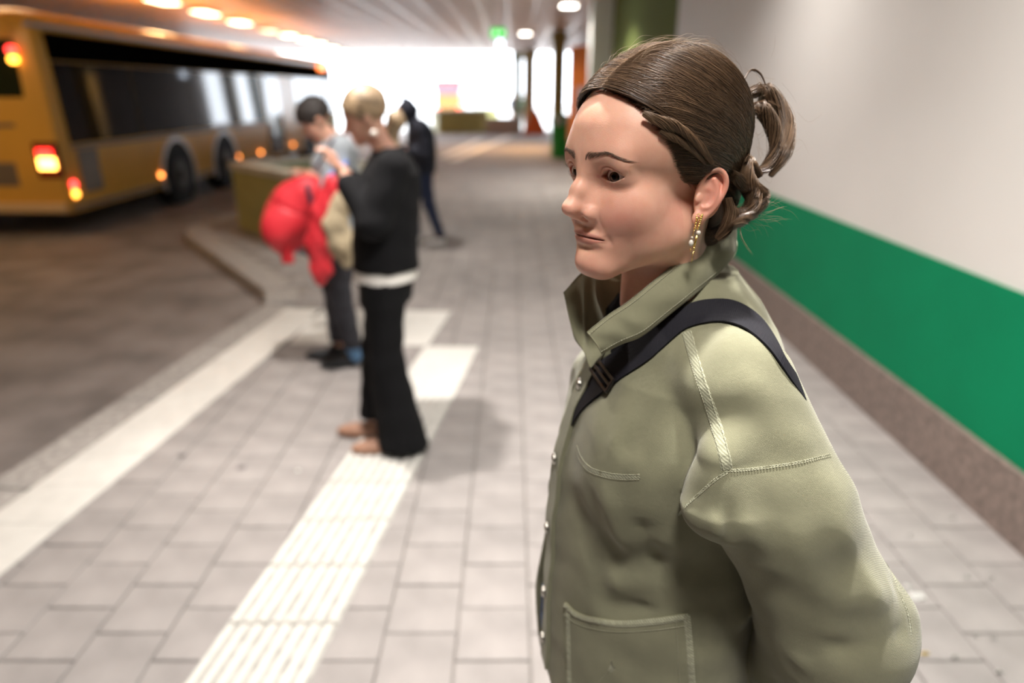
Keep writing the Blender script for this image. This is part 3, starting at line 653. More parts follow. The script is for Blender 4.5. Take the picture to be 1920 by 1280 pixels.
def hairline(p):
    """>0 inside the hair region"""
    y, z = p[:, 1], p[:, 2]
    P = np.array([[.30, float(HL[0, 1])+.004], *HL.tolist(), [-.04, -.4], [.3, -.4]]); ins = np.zeros(len(p), bool); dm = np.full(len(p), 9., np.float32)
    n = len(P)
    for i in range(n):
        a = P[i]; b = P[(i+1) % n]; ab = b-a
        h = np.clip(((y-a[0])*ab[0]+(z-a[1])*ab[1])/(ab@ab), 0, 1); dm = np.minimum(dm, np.hypot(y-a[0]-h*ab[0], z-a[1]-h*ab[1]))
        c = ((a[1] > z) != (b[1] > z)) & (y < (b[0]-a[0])*(z-a[1])/(b[1]-a[1]+1e-12)+a[0]); ins ^= c
    return np.where(ins, -dm, dm)
# skin material ----------------------------------------------------
def skin_mat(name, base, rough=.46):
    m = mat(name, base, rough, spec=.45, sss=(.45, (1.0, .32, .17), .006))
    nt = m.node_tree; b = nt.nodes['Principled BSDF']; at = nt.nodes.new('ShaderNodeAttribute'); at.attribute_name = 'tint'
    n = nt.nodes.new('ShaderNodeTexNoise'); n.inputs['Scale'].default_value = 60; n.inputs['Detail'].default_value = 5
    tc = nt.nodes.new('ShaderNodeTexCoord'); nt.links.new(tc.outputs['Object'], n.inputs['Vector'])
    mx = nt.nodes.new('ShaderNodeMix'); mx.data_type = 'RGBA'; mx.blend_type = 'MULTIPLY'; mx.inputs['Factor'].default_value = .35
    r = nt.nodes.new('ShaderNodeValToRGB'); r.color_ramp.elements[0].position = .35; r.color_ramp.elements[1].position = .65
    r.color_ramp.elements[0].color = (.86, .68, .62, 1); r.color_ramp.elements[1].color = (1, 1, 1, 1)
    nt.links.new(n.outputs[0], r.inputs[0]); nt.links.new(at.outputs['Color'], mx.inputs[6]); nt.links.new(r.outputs[0], mx.inputs[7])
    nt.links.new(mx.outputs[2], b.inputs['Base Color'])
    n2 = nt.nodes.new('ShaderNodeTexNoise'); n2.inputs['Scale'].default_value = 900; n2.inputs['Detail'].default_value = 3
    nt.links.new(tc.outputs['Object'], n2.inputs['Vector'])
    bp = nt.nodes.new('ShaderNodeBump'); bp.inputs['Strength'].default_value = .25; bp.inputs['Distance'].default_value = .0006
    nt.links.new(n2.outputs[0], bp.inputs['Height']); nt.links.new(bp.outputs[0], b.inputs['Normal'])
    return m
M_SKIN = skin_mat('skin', (.62, .38, .29))
def build_head():
    P, Q, _ = sdf_mesh(head_sdf, (-.095, -.165, -.205), (.095, .125, .128), .0012, 2)
    ax = np.abs(P[:, 0]); y = P[:, 1]; z = P[:, 2]; N = len(P)
    base = np.array([.78, .455, .335]); col = np.tile(base, (N, 1))
    def mixc(w, c): nonlocal col; w = w[:, None]; col = col*(1-w)+np.array(c)*w
    mixc(.55*np.exp(-((ax-.044)/.024)**2-((z+.046)/.024)**2)*(y > 0), (.70, .29, .235))           # cheeks
    mixc(.42*np.exp(-((z+.036)/.010)**2-(ax/.016)**2)*sm(y, .085, .1), (.74, .36, .29))             # nose tip
    mixc(.40*np.exp(-((z+.102)/.012)**2-(ax/.03)**2)*sm(y, .04, .07), (.72, .34, .27))            # chin
    mixc(.75*sm(ax, .070, .076)*np.exp(-((z+.02)/.04)**2)*(y > -.08)*(y < .02), (.68, .28, .21))           # ears
    mixc(.35*np.exp(-((ax-EYX)/.017)**2-((z+.002)/.012)**2)*(y > .05), (.62, .33, .27))                   # around the eyes
    mixc(.7*np.exp(-((ax-EYX+.0140)/.0022)**2-((z+.0010)/.0024)**2)*(y > .07), (.62, .22, .18))
    # lips
    zt = -.0620-.0040*(ax/.0265)**2+.0012*np.exp(-((ax-.006)/.004)**2); zb = -.0757+.0065*(ax/.0265)**2
    w = sm(z, zb-.0012, zb+.0008)*(1-sm(z, zt-.0008, zt+.0012))*(1-sm(ax, .0240, .0285))*(y > .06)
    mixc(w*.7, (.58, .23, .19))
    mixc(.8*np.exp(-((z+.0676+.0006*(ax/.02)**2)/.0008)**2)*(1-sm(ax, .0245, .0285))*(y > .06), (.20, .05, .04))
    hl_ = hairline(P); mixc(.80*sm(hl_, -.0035, .006), (.20, .120, .080))
    raw = raw_obj('body', H2W(P), Q, M_SKIN, woman, {'tint': col})
    return raw
body = build_head()
# ---- eyes
def eye_mat():
    m = mat('eye', (.8, .76, .72), .08, spec=.6); nt = m.node_tree; b = nt.nodes['Principled BSDF']
    b.inputs['Coat Weight'].default_value = 0.0; b.inputs['Coat Roughness'].default_value = .02
    at = nt.nodes.new('ShaderNodeAttribute'); at.attribute_name = 'r'
    mp = nt.nodes.new('ShaderNodeValToRGB'); cr = mp.color_ramp
    cr.elements[0].position = 0; cr.elements[0].color = (.004, .004, .004, 1); cr.elements[1].position = 1; cr.elements[1].color = (.62, .45, .40, 1)
    for pos, c in ((.190, (.003, .003, .003)), (.215, (.050, .026, .013)), (.33, (.035, .019, .010)), (.40, (.010, .007, .006)), (.44, (.86, .80, .76)), (.8, (.88, .76, .71))):
        e = cr.elements.new(pos); e.color = (*c, 1)
    nt.links.new(at.outputs['Fac'], mp.inputs[0]); nt.links.new(mp.outputs[0], b.inputs['Base Color'])
    return m
M_EYE = eye_mat()
def eyeball(sx):
    g = np.array([-.20, 1, -.03]); g /= np.linalg.norm(g)
    c = np.array([sx*EYX, EYY-.0136, 0]); th = np.linspace(0, np.pi, 49); ph = np.linspace(0, 2*np.pi, 48, endpoint=False)
    A = np.cross(g, [0, 0, 1]); A /= np.linalg.norm(A); B = np.cross(A, g)
    r = .0130+.0006*np.exp(-(th/.42)**4)
    P = (r*np.cos(th))[:, None, None]*g+(r*np.sin(th))[:, None, None]*(np.cos(ph)[:, None]*A+np.sin(ph)[:, None]*B)[None]
    P = P*np.array([1.27, 1, 1])+c
    Q = [(i*48+j, i*48+(j+1) % 48, (i+1)*48+(j+1) % 48, (i+1)*48+j) for i in range(48) for j in range(48)]
    return raw_obj('eye', H2W(P.reshape(-1, 3)), np.array(Q), M_EYE, body, {'r': np.repeat(np.sin(th)*(th < 1.57)+(th >= 1.57)*1, 48)})
eyeball(-1); eyeball(1)
# ---- radial projection onto the head surface (local coordinates)
def project(p, fn, c=(0, -.01, .02), off=0.0, lo=.02, hi=.2, it=22):
    """push points radially from c to the surface fn = off"""
    c = V3(*c); d = p-c; d = d/(np.linalg.norm(d, axis=-1, keepdims=True)+1e-9); a = np.full(len(p), lo); b = np.full(len(p), hi)
    for _ in range(it):
        m = (a+b)/2; s = fn((c+d*m[:, None]).astype(np.float32))-off; ins = s < 0; a = np.where(ins, m, a); b = np.where(ins, b, m)
    return c+d*((a+b)/2)[:, None]
def along_y(x, z, y0=.05, y1=.13, it=24):
    a = np.full(len(x), y0); b = np.full(len(x), y1)
    for _ in range(it):
        m = (a+b)/2; s = head_sdf(np.stack([x, m, z], -1).astype(np.float32), False); a = np.where(s < 0, m, a); b = np.where(s < 0, b, m)
    return (a+b)/2
def hair_mat(name, c1, c2, rough=.38):
    m = mat(name, c1, rough, spec=.6); nt = m.node_tree; b = nt.nodes['Principled BSDF']
    at = nt.nodes.new('ShaderNodeAttribute'); at.attribute_name = 'rnd'
    r = nt.nodes.new('ShaderNodeValToRGB'); r.color_ramp.elements[0].color = (*c1, 1); r.color_ramp.elements[1].color = (*c2, 1)
    nt.links.new(at.outputs['Fac'], r.inputs[0]); nt.links.new(r.outputs[0], b.inputs['Base Color'])
    return m
M_HAIR = hair_mat('brown_hair', (.032, .019, .011), (.23, .142, .082), .30); M_BROW = hair_mat('brow_hair', (.10, .058, .040), (.20, .125, .085), .7)
M_LASH = mat('lash', (.012, .008, .006), .5)
def brows():
    n = 330; out = []
    for sx in (-1, 1):
        s = RNG.random(n); w = np.interp(s, [0, .15, .6, 1], [.0032, .0036, .0024, .0008]); o = (RNG.random(n)-.5)*2
        x = .0085+s*.042; z0 = .0180+.0065*np.sin(np.pi*np.clip(s*.78, 0, 1)**1.2)-.0075*np.clip(s-.62, 0, 1)*1.9
        z = z0+o*w; L = .0055+.002*RNG.random(n); an = np.interp(s, [0, .3, 1], [1.1, .35, -.35])-o*.35
        k = np.linspace(0, 1, 5); X = x[:, None]+np.cos(an)[:, None]*L[:, None]*k; Z = z[:, None]+np.sin(an)[:, None]*L[:, None]*k
        Y = along_y(X.ravel()*sx, Z.ravel()).reshape(X.shape)+.0004+.0006*np.sin(np.pi*k)
        out.append(np.stack([X*sx, Y, Z], -1))
    strands_obj('eyebrow_hair', H2W(np.concatenate(out).reshape(-1, 3)).reshape(-1, 5, 3), .00010, M_BROW, body)
def lashes():
    out = []
    for sx in (-1, 1):
        for up, n in ((1, 70), (0, 34)):
            s = np.linspace(.06, .97, n)+RNG.normal(0, .006, n); w = .0154; x = -w+2*w*s
            zz = .0072*np.maximum(np.sin(np.pi*np.clip(s, 0, 1)**.86), 0)**.8+.0016*(s-.5) if up else -.0050*np.maximum(np.sin(np.pi*np.clip(s, 0, 1)**1.15), 0)**.85+.0016*(s-.5)
            zz = zz+(.0004 if up else -.0002)
            y = EYY-.0136+np.sqrt(np.maximum(.0149**2-(np.where(x < 0, x/1.28, x)/1.27)**2-zz**2, 1e-6)); L = (.0065 if up else .0028)*(.7+.3*RNG.random(n))
            k = np.linspace(0, 1, 6)[None]; x = np.where(x < 0, x/1.28, x); dx = (x/w*.45+RNG.normal(0, .1, n))[:, None]*L[:, None]
            X = sx*(EYX+x[:, None]+dx*k); Y = y[:, None]+L[:, None]*k*.85; Z = zz[:, None]+(L[:, None]*(k*k*.75-k*.15) if up else -L[:, None]*k*.6)
            out.append(np.stack([X, Y, Z], -1))
    strands_obj('eyelash', H2W(np.concatenate(out).reshape(-1, 3)).reshape(-1, 6, 3), .00007, M_LASH, body)
brows(); lashes()
for nm, L in (('eyeL', (-EYX, EYY, 0)), ('eyeR', (EYX, EYY, 0)), ('nosetip', (0, .1145, -.033)), ('mouthL', (-.0245, .08, -.0705)), ('mouthC', (0, .093, -.0705)), ('chin', (0, .08, -.114)), ('earcanal', (-.0705, -.015, -.022)), ('crown', (0, -.02, .118)), ('occ', (0, -.115, .03)), ('fore', (0, .075, .06))):
    print('LM', nm, [round(a) for a in proj(H2W(L))[:2]])
# ---- hair: a cap mesh plus individual strands, parted at the top and pinned up behind
def cap_raw(p):
    ax = np.abs(p[:, 0]); q = np.stack([ax, p[:, 1], p[:, 2]], -1)
    d = sell(q, (0, -.024, .044), (.0815, .104, .090))
    d = smin(d, sell(q, (0, .030, .046), (.0655, .055, .052)), .03)
    d = smin(d, sell(q, (0, -.075, -.020), (.055, .045, .050)), .03)
    d = smin(d, sell(q, (.0, -.062, -.056), (.056, .036, .046)), .025)
    return d
def cap_sdf(p):
    return smax(smax(cap_raw(p)+.0012+.0045*(1-sm(hairline(p), 0, .025)), .0115-hairline(p), .006), -.102-p[:, 2], .01)
M_CAP = mat('hair_base', (.040, .024, .014), .6, bump=(300, .6, .001))  # dark brown base colour of the cap under the strands
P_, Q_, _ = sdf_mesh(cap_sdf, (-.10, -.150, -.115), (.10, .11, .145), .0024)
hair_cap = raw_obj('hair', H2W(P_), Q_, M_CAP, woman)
M_HAIRL = hair_mat('glint_hair', (.20, .13, .075), (.42, .30, .18), .4)  # flyaway brown painted lighter to stand for light glinting on the hairs
M_HAIRM = hair_mat('mid_brown_hair', (.060, .036, .021), (.34, .22, .13), .3)
BUN = np.array([-.012, -.132, .035])
def bez(S, C1, C2, E, k):
    t = np.linspace(0, 1, k)[None, :, None]; return (1-t)**3*S[:, None]+3*(1-t)**2*t*C1[:, None]+3*(1-t)*t*t*C2[:, None]+t**3*E[:, None]
def lay(Pts, off, wav=.0006, noise=True):
    n, k, _ = Pts.shape
    o = np.repeat(off, k)
    W_ = project(Pts.reshape(-1, 3), cap_raw, c=(0, -.02, .02), off=0.0).reshape(n, k, 3)
    c = np.array([0, -.02, .02]); d = W_-c; L = np.linalg.norm(d, axis=-1, keepdims=True)
    ph = RNG.random((n, 1, 1))*6.28; fr = 3+5*RNG.random((n, 1, 1)); t = np.linspace(0, 1, k)[None, :, None]
    lift = np.minimum(1, t*6)
    return c+d/L*(L+(off[:, None, None]+wav*np.sin(ph+fr*t*3))*lift)
def side_strands(sx, n):
    """combed from the parting and hairline back to the bun"""
    out = []
    u = RNG.random(n); kind = RNG.random(n)
    k = 16
    # along the parting (x ~ part) from forehead to crown
    a0 = math.atan2(HL[0, 1]-.02, HL[0, 0]+.02); an_ = a0-.03+u*(1.98-a0); part = np.stack([np.full(n, -.004)+sx*.0008+RNG.normal(0, .0010, n), -.02+.11*np.cos(an_), .02+.11*np.sin(an_)], -1); ty = part[:, 1]
    a = RNG.random(n)**.9
    hl = catmull(HL[:12], 200); ii = (a*199).astype(int); hp = hl[ii]+RNG.normal(0, .0012, (n, 2))+np.array([-.003, .003])*RNG.random((n, 1))**1.5*2.6
    # a point on the hairline: find x from the cap surface
    xs = np.full(n, .03)
    lo = np.full(n, .0); hi_ = np.full(n, .09)
    for _ in range(20):
        m = (lo+hi_)/2; s = cap_raw(np.stack([m, hp[:, 0], hp[:, 1]], -1).astype(np.float32)); lo = np.where(s < 0, m, lo); hi_ = np.where(s < 0, hi_, m)
    line = np.stack([sx*lo, hp[:, 0], hp[:, 1]], -1)
    use = kind < .52
    S = np.where(use[:, None], part, line)
    # end points spread over the back of the head
    e = RNG.normal(0, 1, (n, 3))*np.array([.010, .004, .016])
    vert = np.where(use, .075-.150*(1-u)**1.3, -.050-.075*a)
    E = np.stack([np.full(n, sx*.012)+e[:, 0], np.full(n, -.125)+e[:, 1], vert*.55+.012+e[:, 2]*.6], -1)
    side = np.where(use, .095*(.55+.45*(1-u)), .085)
    C1 = np.where(use[:, None], part+np.stack([sx*(.028+.026*(1-u)), -.008-.010*u, -.002-.012*(1-u)], -1), line+np.stack([sx*.006*np.ones(n), -.022*np.ones(n), .012*(1-a)-.004], -1))
    C2 = np.where(use[:, None], np.stack([sx*side, ty*.2-.055, .078-.085*(1-u)**1.2], -1), np.stack([sx*np.full(n, .085), np.full(n, -.070), line[:, 2]*.45-.004], -1))
    Pn = bez(S, C1, C2, E, k)
    off = RNG.random(n)**1.5*.0045-.0008
    # clump
    return lay(Pn, off)
A = side_strands(-1, 10800); B = side_strands(1, 3200)
# back of the neck swept up
def nape(n):
    k = 18; a = RNG.random(n); sx = np.where(RNG.random(n) < .8, -1, 1)
    S = np.stack([sx*(.052-.03*a), -.040-.035*a, -.085+.02*a+RNG.normal(0, .006, n)], -1)
    E = np.stack([sx*.012+RNG.normal(0, .008, n), np.full(n, -.118), -.010+RNG.normal(0, .012, n)], -1)
    C1 = S+np.stack([sx*.004, -.012*np.ones(n), .020*np.ones(n)], -1); C2 = E+np.stack([sx*.035, .020*np.ones(n), -.02*np.ones(n)], -1)
    return lay(bez(S, C1, C2, E, k), RNG.random(n)*.005)
def resamp(P, k): 
    i = np.linspace(0, P.shape[1]-1, k); f = i-np.floor(i); a = np.floor(i).astype(int); b = np.minimum(a+1, P.shape[1]-1)
    return P[:, a]*(1-f)[None, :, None]+P[:, b]*f[None, :, None]
def Hs(P): return H2W(P.reshape(-1, 3)).reshape(P.shape)
strands_obj('combed_hair', Hs(np.concatenate([A, B, resamp(nape(1500), 16)])), .00017*(.6+.9*RNG.random(15500)), M_HAIR, hair_cap)
def lock(path, radius, n, twist=2.0, k=26, fray=.25, flat=.7):
    """a rope of strands along a path given in head coordinates"""
    c = catmull(path, k); T = np.gradient(c, axis=0); T /= np.linalg.norm(T, axis=1, keepdims=True)
    A_ = np.cross(T, [.2, .9, .3]); A_ /= np.linalg.norm(A_, axis=1, keepdims=True); B_ = np.cross(T, A_)
    r = np.sqrt(RNG.random(n)); th = RNG.random(n)*6.283; t = np.linspace(0, 1, k)
    R_ = np.interp(t, np.linspace(0, 1, len(radius)), radius)[None]*r[:, None]*(1+fray*(RNG.random((n, 1))-.5)*t[None]*2)
    an = th[:, None]+twist*6.283*t[None]
    return c[None]+(R_*np.cos(an))[..., None]*A_[None]+flat*(R_*np.sin(an))[..., None]*B_[None]+RNG.normal(0, .0004, (n, 1, 3))
def locpix(pts):
    """(u, v, depth) list -> head coordinates"""
    return [W2H(np.array(pix(*p))) for p in pts]
for nm, p in (('back', (0, -.128, .035)), ('nape', (0, -.09, -.07)), ('top', (0, -.02, .134)), ('bun', BUN)):
    print('LM', nm, [round(float(a), 3) for a in proj(H2W(p))])
def capix(u, v, off):
    p = hit(u, v, cap_raw); c = np.array([0, -.02, .02]); return p+(p-c)/np.linalg.norm(p-c)*off
TW = [(1208, 216), (1228, 226), (1252, 236), (1276, 248), (1298, 264), (1316, 284), (1330, 304)]
TW2 = [(1238, 248), (1260, 258), (1282, 270), (1302, 286), (1318, 304)]
twist = np.concatenate([lock([capix(u, v, .0045) for u, v in TW], [.002, .0042, .0058, .0062, .0055, .0040, .002], 560, .75, 26, .9, .6),
    lock([capix(u, v, .003) for u, v in TW2], [.002, .0040, .0046, .0038, .002], 260, .6, 26, .9, .6)])
strands_obj('twisted_hair', Hs(twist), .00016, M_HAIRM, hair_cap)
D = .80
bun = [lock(locpix([(1385, 190, D), (1425, 170, D+.01), (1455, 200, D+.01), (1475, 240, D), (1470, 290, D-.01), (1445, 330, D-.01)]), [.006, .012, .013, .010, .008, .003], 520, .6, 26, .5),
       lock(locpix([(1390, 215, D-.01), (1425, 205, D-.01), (1448, 235, D-.01), (1455, 275, D-.01), (1440, 310, D-.01), (1420, 322, D-.01)]), [.006, .010, .010, .008, .007, .004], 420, .8, 26, .5),
       lock(locpix([(1395, 150, D), (1408, 131, D), (1425, 138, D), (1436, 160, D)]), [.0006, .0012, .0012, .0006], 34, .2),
       lock(locpix([(1440, 190, D), (1465, 205, D), (1482, 240, D), (1487, 280, D)]), [.001, .002, .0022, .0014], 50, .2),
       lock(locpix([(1425, 330, D-.02), (1395, 300, D-.03), (1400, 345, D-.03), (1425, 365, D-.02), (1410, 395, D-.02), (1380, 405, D-.03), (1365, 385, D-.04)]), [.004, .012, .013, .012, .012, .010, .005], 700, 1.2, 26, .4),
       lock(locpix([(1375, 330, D-.05), (1400, 350, D-.03), (1412, 375, D-.03), (1395, 410, D-.03), (1372, 425, D-.05)]), [.006, .010, .010, .010, .005], 420, .8, 26, .4),
       lock(locpix([(1362, 372, .755), (1368, 400, .758), (1362, 428, .762), (1345, 448, .768)]), [.006, .008, .008, .004], 330, .2, 26, .3)]
strands_obj('pinned_hair', Hs(np.concatenate(bun)), .00022, M_HAIR, hair_cap)
# loose flyaway hairs
fl = []
def fly(pts, j=.004, k=26):
    p = locpix(pts); return catmull(p, k)[None]+RNG.normal(0, j*.15, (1, 1, 3))
for a in ([(1384, 405, .77), (1388, 440, .76), (1398, 460, .76), (1410, 476, .76)], [(1386, 408, .77), (1390, 440, .76), (1400, 462, .76), (1411, 478, .76)], [(1385, 407, .77), (1389, 441, .76), (1399, 461, .76), (1412, 479, .76)]):
    fl.append(fly(a)); fl.append(fly(a, .012))
for _ in range(46):                                   # behind and under the bun
    u0, v0 = 1385+RNG.normal(0, 14), 395+RNG.normal(0, 16); dx, dy = 20+60*RNG.random(), RNG.normal(10, 26)
    fl.append(fly([(u0, v0, .775), (u0+dx*.4, v0+dy*.2+6, .775), (u0+dx*.8, v0+dy*.6, .775), (u0+dx, v0+dy, .775)]))
for _ in range(34):                                   # around the bun
    u0, v0 = 1435+RNG.normal(0, 22), 240+RNG.normal(0, 50); an = RNG.normal(-.3, 1.0); L = 25+40*RNG.random(); c_ = RNG.normal(0, 14)
    fl.append(fly([(u0, v0, .80), (u0+L*.5*math.cos(an)-c_*math.sin(an), v0+L*.5*math.sin(an)+c_*math.cos(an), .80), (u0+L*math.cos(an), v0+L*math.sin(an), .80)]))
def flycap(n, spread):
    k = 26; u = RNG.random(n); sx = np.where(RNG.random(n) < .7, -1., 1.)
    y0 = .075-.17*u; S = np.stack([sx*.045*RNG.random(n), y0, np.full(n, .13)], -1); L = .02+.045*RNG.random(n)
    E = S+np.stack([sx*.012+RNG.normal(0, .012, n), -L, RNG.normal(0, .006, n)], -1); C = (S+E)/2
    P = bez(S, S*.7+E*.3, S*.3+E*.7, E, k); off = .003*np.ones(n)
    Q = lay(P, off, .0004); c = np.array([0, -.02, .02]); t = np.linspace(0, 1, k)[None, :, None]
    return Q+(Q-c)/np.linalg.norm(Q-c, axis=-1, keepdims=True)*(spread*RNG.random((n, 1, 1))*np.sin(np.pi*np.clip(t*.8+.0, 0, 1))**1.2)
def baby(n):
    hl = catmull(HL[:11], 200); a = RNG.random(n); hp = hl[(a*199).astype(int)]; k = 26; t = np.linspace(0, 1, k)
    out_ = np.stack([np.interp(a, [0, .5, 1], [.2, .8, .9]), np.interp(a, [0, .5, 1], [-.9, -.6, -.2])], -1)*-1
    s0 = hp+np.stack([np.interp(a, [0, .4, .8, 1], [.002, .0035, .0035, .002]), np.interp(a, [0, .4, .8, 1], [-.003, -.0025, -.001, -.001])], -1)*RNG.random((n, 1))
    L = .010+.012*RNG.random((n, 1, 1)); d = np.stack([-np.ones(n), np.interp(a, [0, .6, 1], [.35, -.1, -.5])+RNG.normal(0, .25, n)], -1)[:, None]
    q = s0[:, None]+d*L*t[None, :, None]+np.stack([0*t, .0015*np.sin(t*3.1)], -1)[None]
    f = q.reshape(-1, 2); lo = np.zeros(len(f)); h_ = np.full(len(f), .09)
    for _ in range(18):
        m = (lo+h_)/2; s = head_sdf(np.stack([m, f[:, 0], f[:, 1]], -1).astype(np.float32), False); lo = np.where(s < 0, m, lo); h_ = np.where(s < 0, h_, m)
    return np.stack([-(lo+.0004+np.tile(.0035*t, n)), f[:, 0], f[:, 1]], -1).reshape(n, k, 3)
strands_obj('fine_hairline_hair', Hs(baby(900)), .00008, M_HAIR, hair_cap)
F = np.concatenate([flycap(110, .006), flycap(26, .011)]+fl)
strands_obj('loose_hair', Hs(F), .000085, M_HAIRL, hair_cap)
# side hairs crossing
# ---- the jacket (world coordinates)
TT = math.radians(180); TC = np.array([.232, .838, 0])
tR = np.array([math.sin(TT), -math.cos(TT), 0]); tF = np.array([math.cos(TT), math.sin(TT), 0]); TRm = np.stack([tR, tF, hU], 0)
def TL(p): return (p-TC.astype(np.float32))@TRm.T.astype(np.float32)
def TW_(p): return np.asarray(p, float)@TRm+TC
ZP = [.86, .95, 1.05, 1.15, 1.25, 1.32, 1.38, 1.42, 1.455, 1.49]
AP = [.195, .186, .176, .170, .170, .176, .166, .132, .090, .060]
BF = [.182, .180, .180, .178, .168, .150, .125, .104, .084, .05]
BB = [.130, .125, .120, .122, .128, .130, .122, .104, .080, .05]
def fold(p, a, b, w, dep):
    a = V3(*a); b = V3(*b); ab = b-a; q = p-a; h = np.clip(q@ab/(ab@ab), 0, 1)[..., None]; r = np.linalg.norm(q-h*ab, axis=-1)
    return -dep*np.exp(-(r/w)**2)*np.minimum(1, 4*h[..., 0]+.25)*np.minimum(1, 4*(1-h[..., 0])+.25)
SHL = (.250, .700, 1.385); MIDL = (.298, .650, 1.270); ELL = (.384, .645, 1.105); FAL = (.390, .700, 1.0); WRL = (.385, .760, .90)
FOLDS = []          # (pixel a, pixel b, depth guess) -> world segments
def wp(u, v, t): return tuple(pix(u, v, t))
def F_(u0, v0, t0, u1, v1, t1, w, d):
    d = max(-.5*w, min(.5*w, d))
    FOLDS.append((wp(u0, v0, t0), wp(u1, v1, t1), w, d))
# sleeve
F_(1395, 890, .66, 1352, 1040, .70, .009, -.016); F_(1330, 960, .68, 1375, 1060, .70, .010, .006)
F_(1440, 960, .64, 1560, 1150, .69, .022, .005); F_(1500, 930, .63, 1610, 1120, .68, .014, -.004)
F_(1590, 960, .66, 1660, 1150, .72, .016, .005); F_(1440, 1090, .68, 1520, 1260, .76, .02, -.005)
F_(1480, 745, .66, 1540, 790, .68, .012, -.011); F_(1500, 720, .66, 1545, 745, .69, .010, .006)
F_(1540, 1210, .73, 1690, 1170, .75, .016, -.007); F_(1480, 1240, .75, 1640, 1240, .78, .012, .006); F_(1560, 1130, .70, 1690, 1110, .74, .018, .005)
F_(1400, 960, .66, 1470, 1120, .70, .014, .005); F_(1390, 660, .68, 1470, 760, .66, .02, .004)
# chest and body
F_(1180, 850, .76, 1250, 960, .79, .012, .006); F_(1130, 905, .78, 1180, 1100, .83, .014, .004)
F_(1090, 900, .80, 1120, 1130, .86, .012, -.004); F_(1120, 1100, .85, 1300, 1060, .84, .016, .009); F_(1110, 1150, .86, 1290, 1120, .85, .014, -.010)
F_(1190, 1000, .80, 1330, 980, .80, .020, .006); F_(1200, 960, .78, 1240, 1060, .82, .012, -.005)
F_(1100, 840, .77, 1180, 720, .75, .012, .004); F_(1160, 860, .77, 1230, 760, .74, .012, -.005); F_(1120, 780, .76, 1170, 880, .78, .012, .003)
F_(1330, 1060, .84, 1400, 1180, .86, .015, .006); F_(1290, 1120, .86, 1380, 1230, .90, .015, -.006)
_fr = np.random.default_rng(5)
def wob(p, s=1.0):
    x, y, z = p[:, 0], p[:, 1], p[:, 2]
    return s*(.0016*np.sin(38*x+21*z+1.2*np.sin(30*y+17*z))*np.sin(33*z-12*x+.7)+.0009*np.sin(90*z+60*x+2*np.sin(40*y))*np.sin(55*x-31*z))
def sleeve_sdf(p):
    d = schain(p, [SHL, MIDL, ELL], [.068, .073, .082], .02)
    d = smin(d, schain(p, [ELL, FAL, WRL], [.084, .074, .060], .02), .02)
    d = smin(d, scone(p, pix(1350, 860, .705), pix(1347, 940, .722), .022, .040), .035)
    return d
def torso_sdf(p):
    q = TL(p); x, y, z = q[:, 0], q[:, 1], q[:, 2]
    a = np.interp(z, ZP, AP); b = np.where(y > 0, np.interp(z, ZP, BF), np.interp(z, ZP, BB))
    k = np.sqrt((x/a)**2+(y/b)**2+1e-9); g = np.sqrt((x/a**2)**2+(y/b**2)**2)/k+1e-6
    return np.maximum((k-1)/np.maximum(g, 3)*.9, np.maximum(z-1.492, .872-z))
def jacket_sdf(p):
    p = p.astype(np.float32); q = TL(p)
    d = torso_sdf(p)
    d = smin(d, sell(q, (-.115, .055, 1.275), (.070, .085, .085)), .05); d = smin(d, sell(q, (.115, .055, 1.275), (.070, .085, .085)), .05)
    rs = schain(q, [(.175, .0, 1.385), (.245, -.04, 1.27), (.27, -.10, 1.13), (.215, -.10, 1.0), (.15, -.12, .93)], [.072, .078, .078, .068, .05], .02)
    d = smin(d, rs, .03)
    sl = sleeve_sdf(p)
    d = smin(d, sl, .006+.034*sm(p[:, 2], 1.365, 1.43))
    for a_, b_, w, dep in FOLDS: d = d+fold(p, a_, b_, w, dep)
    d = d+wob(p)
    # front opening
    op = np.maximum(np.maximum(np.abs(q[:, 0]-.014)-np.interp(q[:, 2], [.87, 1.1, 1.3, 1.42, 1.48], [.022, .016, .008, .010, .03]), -(q[:, 1]-.05)), q[:, 2]-1.60)
    d = smax(d, -op, .004)
    # neck hole
    d = smax(d, -scone(p, H2W((0, -.04, -.16)), H2W((0, -.03, .0)), .054, .06), .006)
    return d
M_JEAN0 = mat('blue_denim_front', (.09, .15, .32), .85, noise=(120, .5))
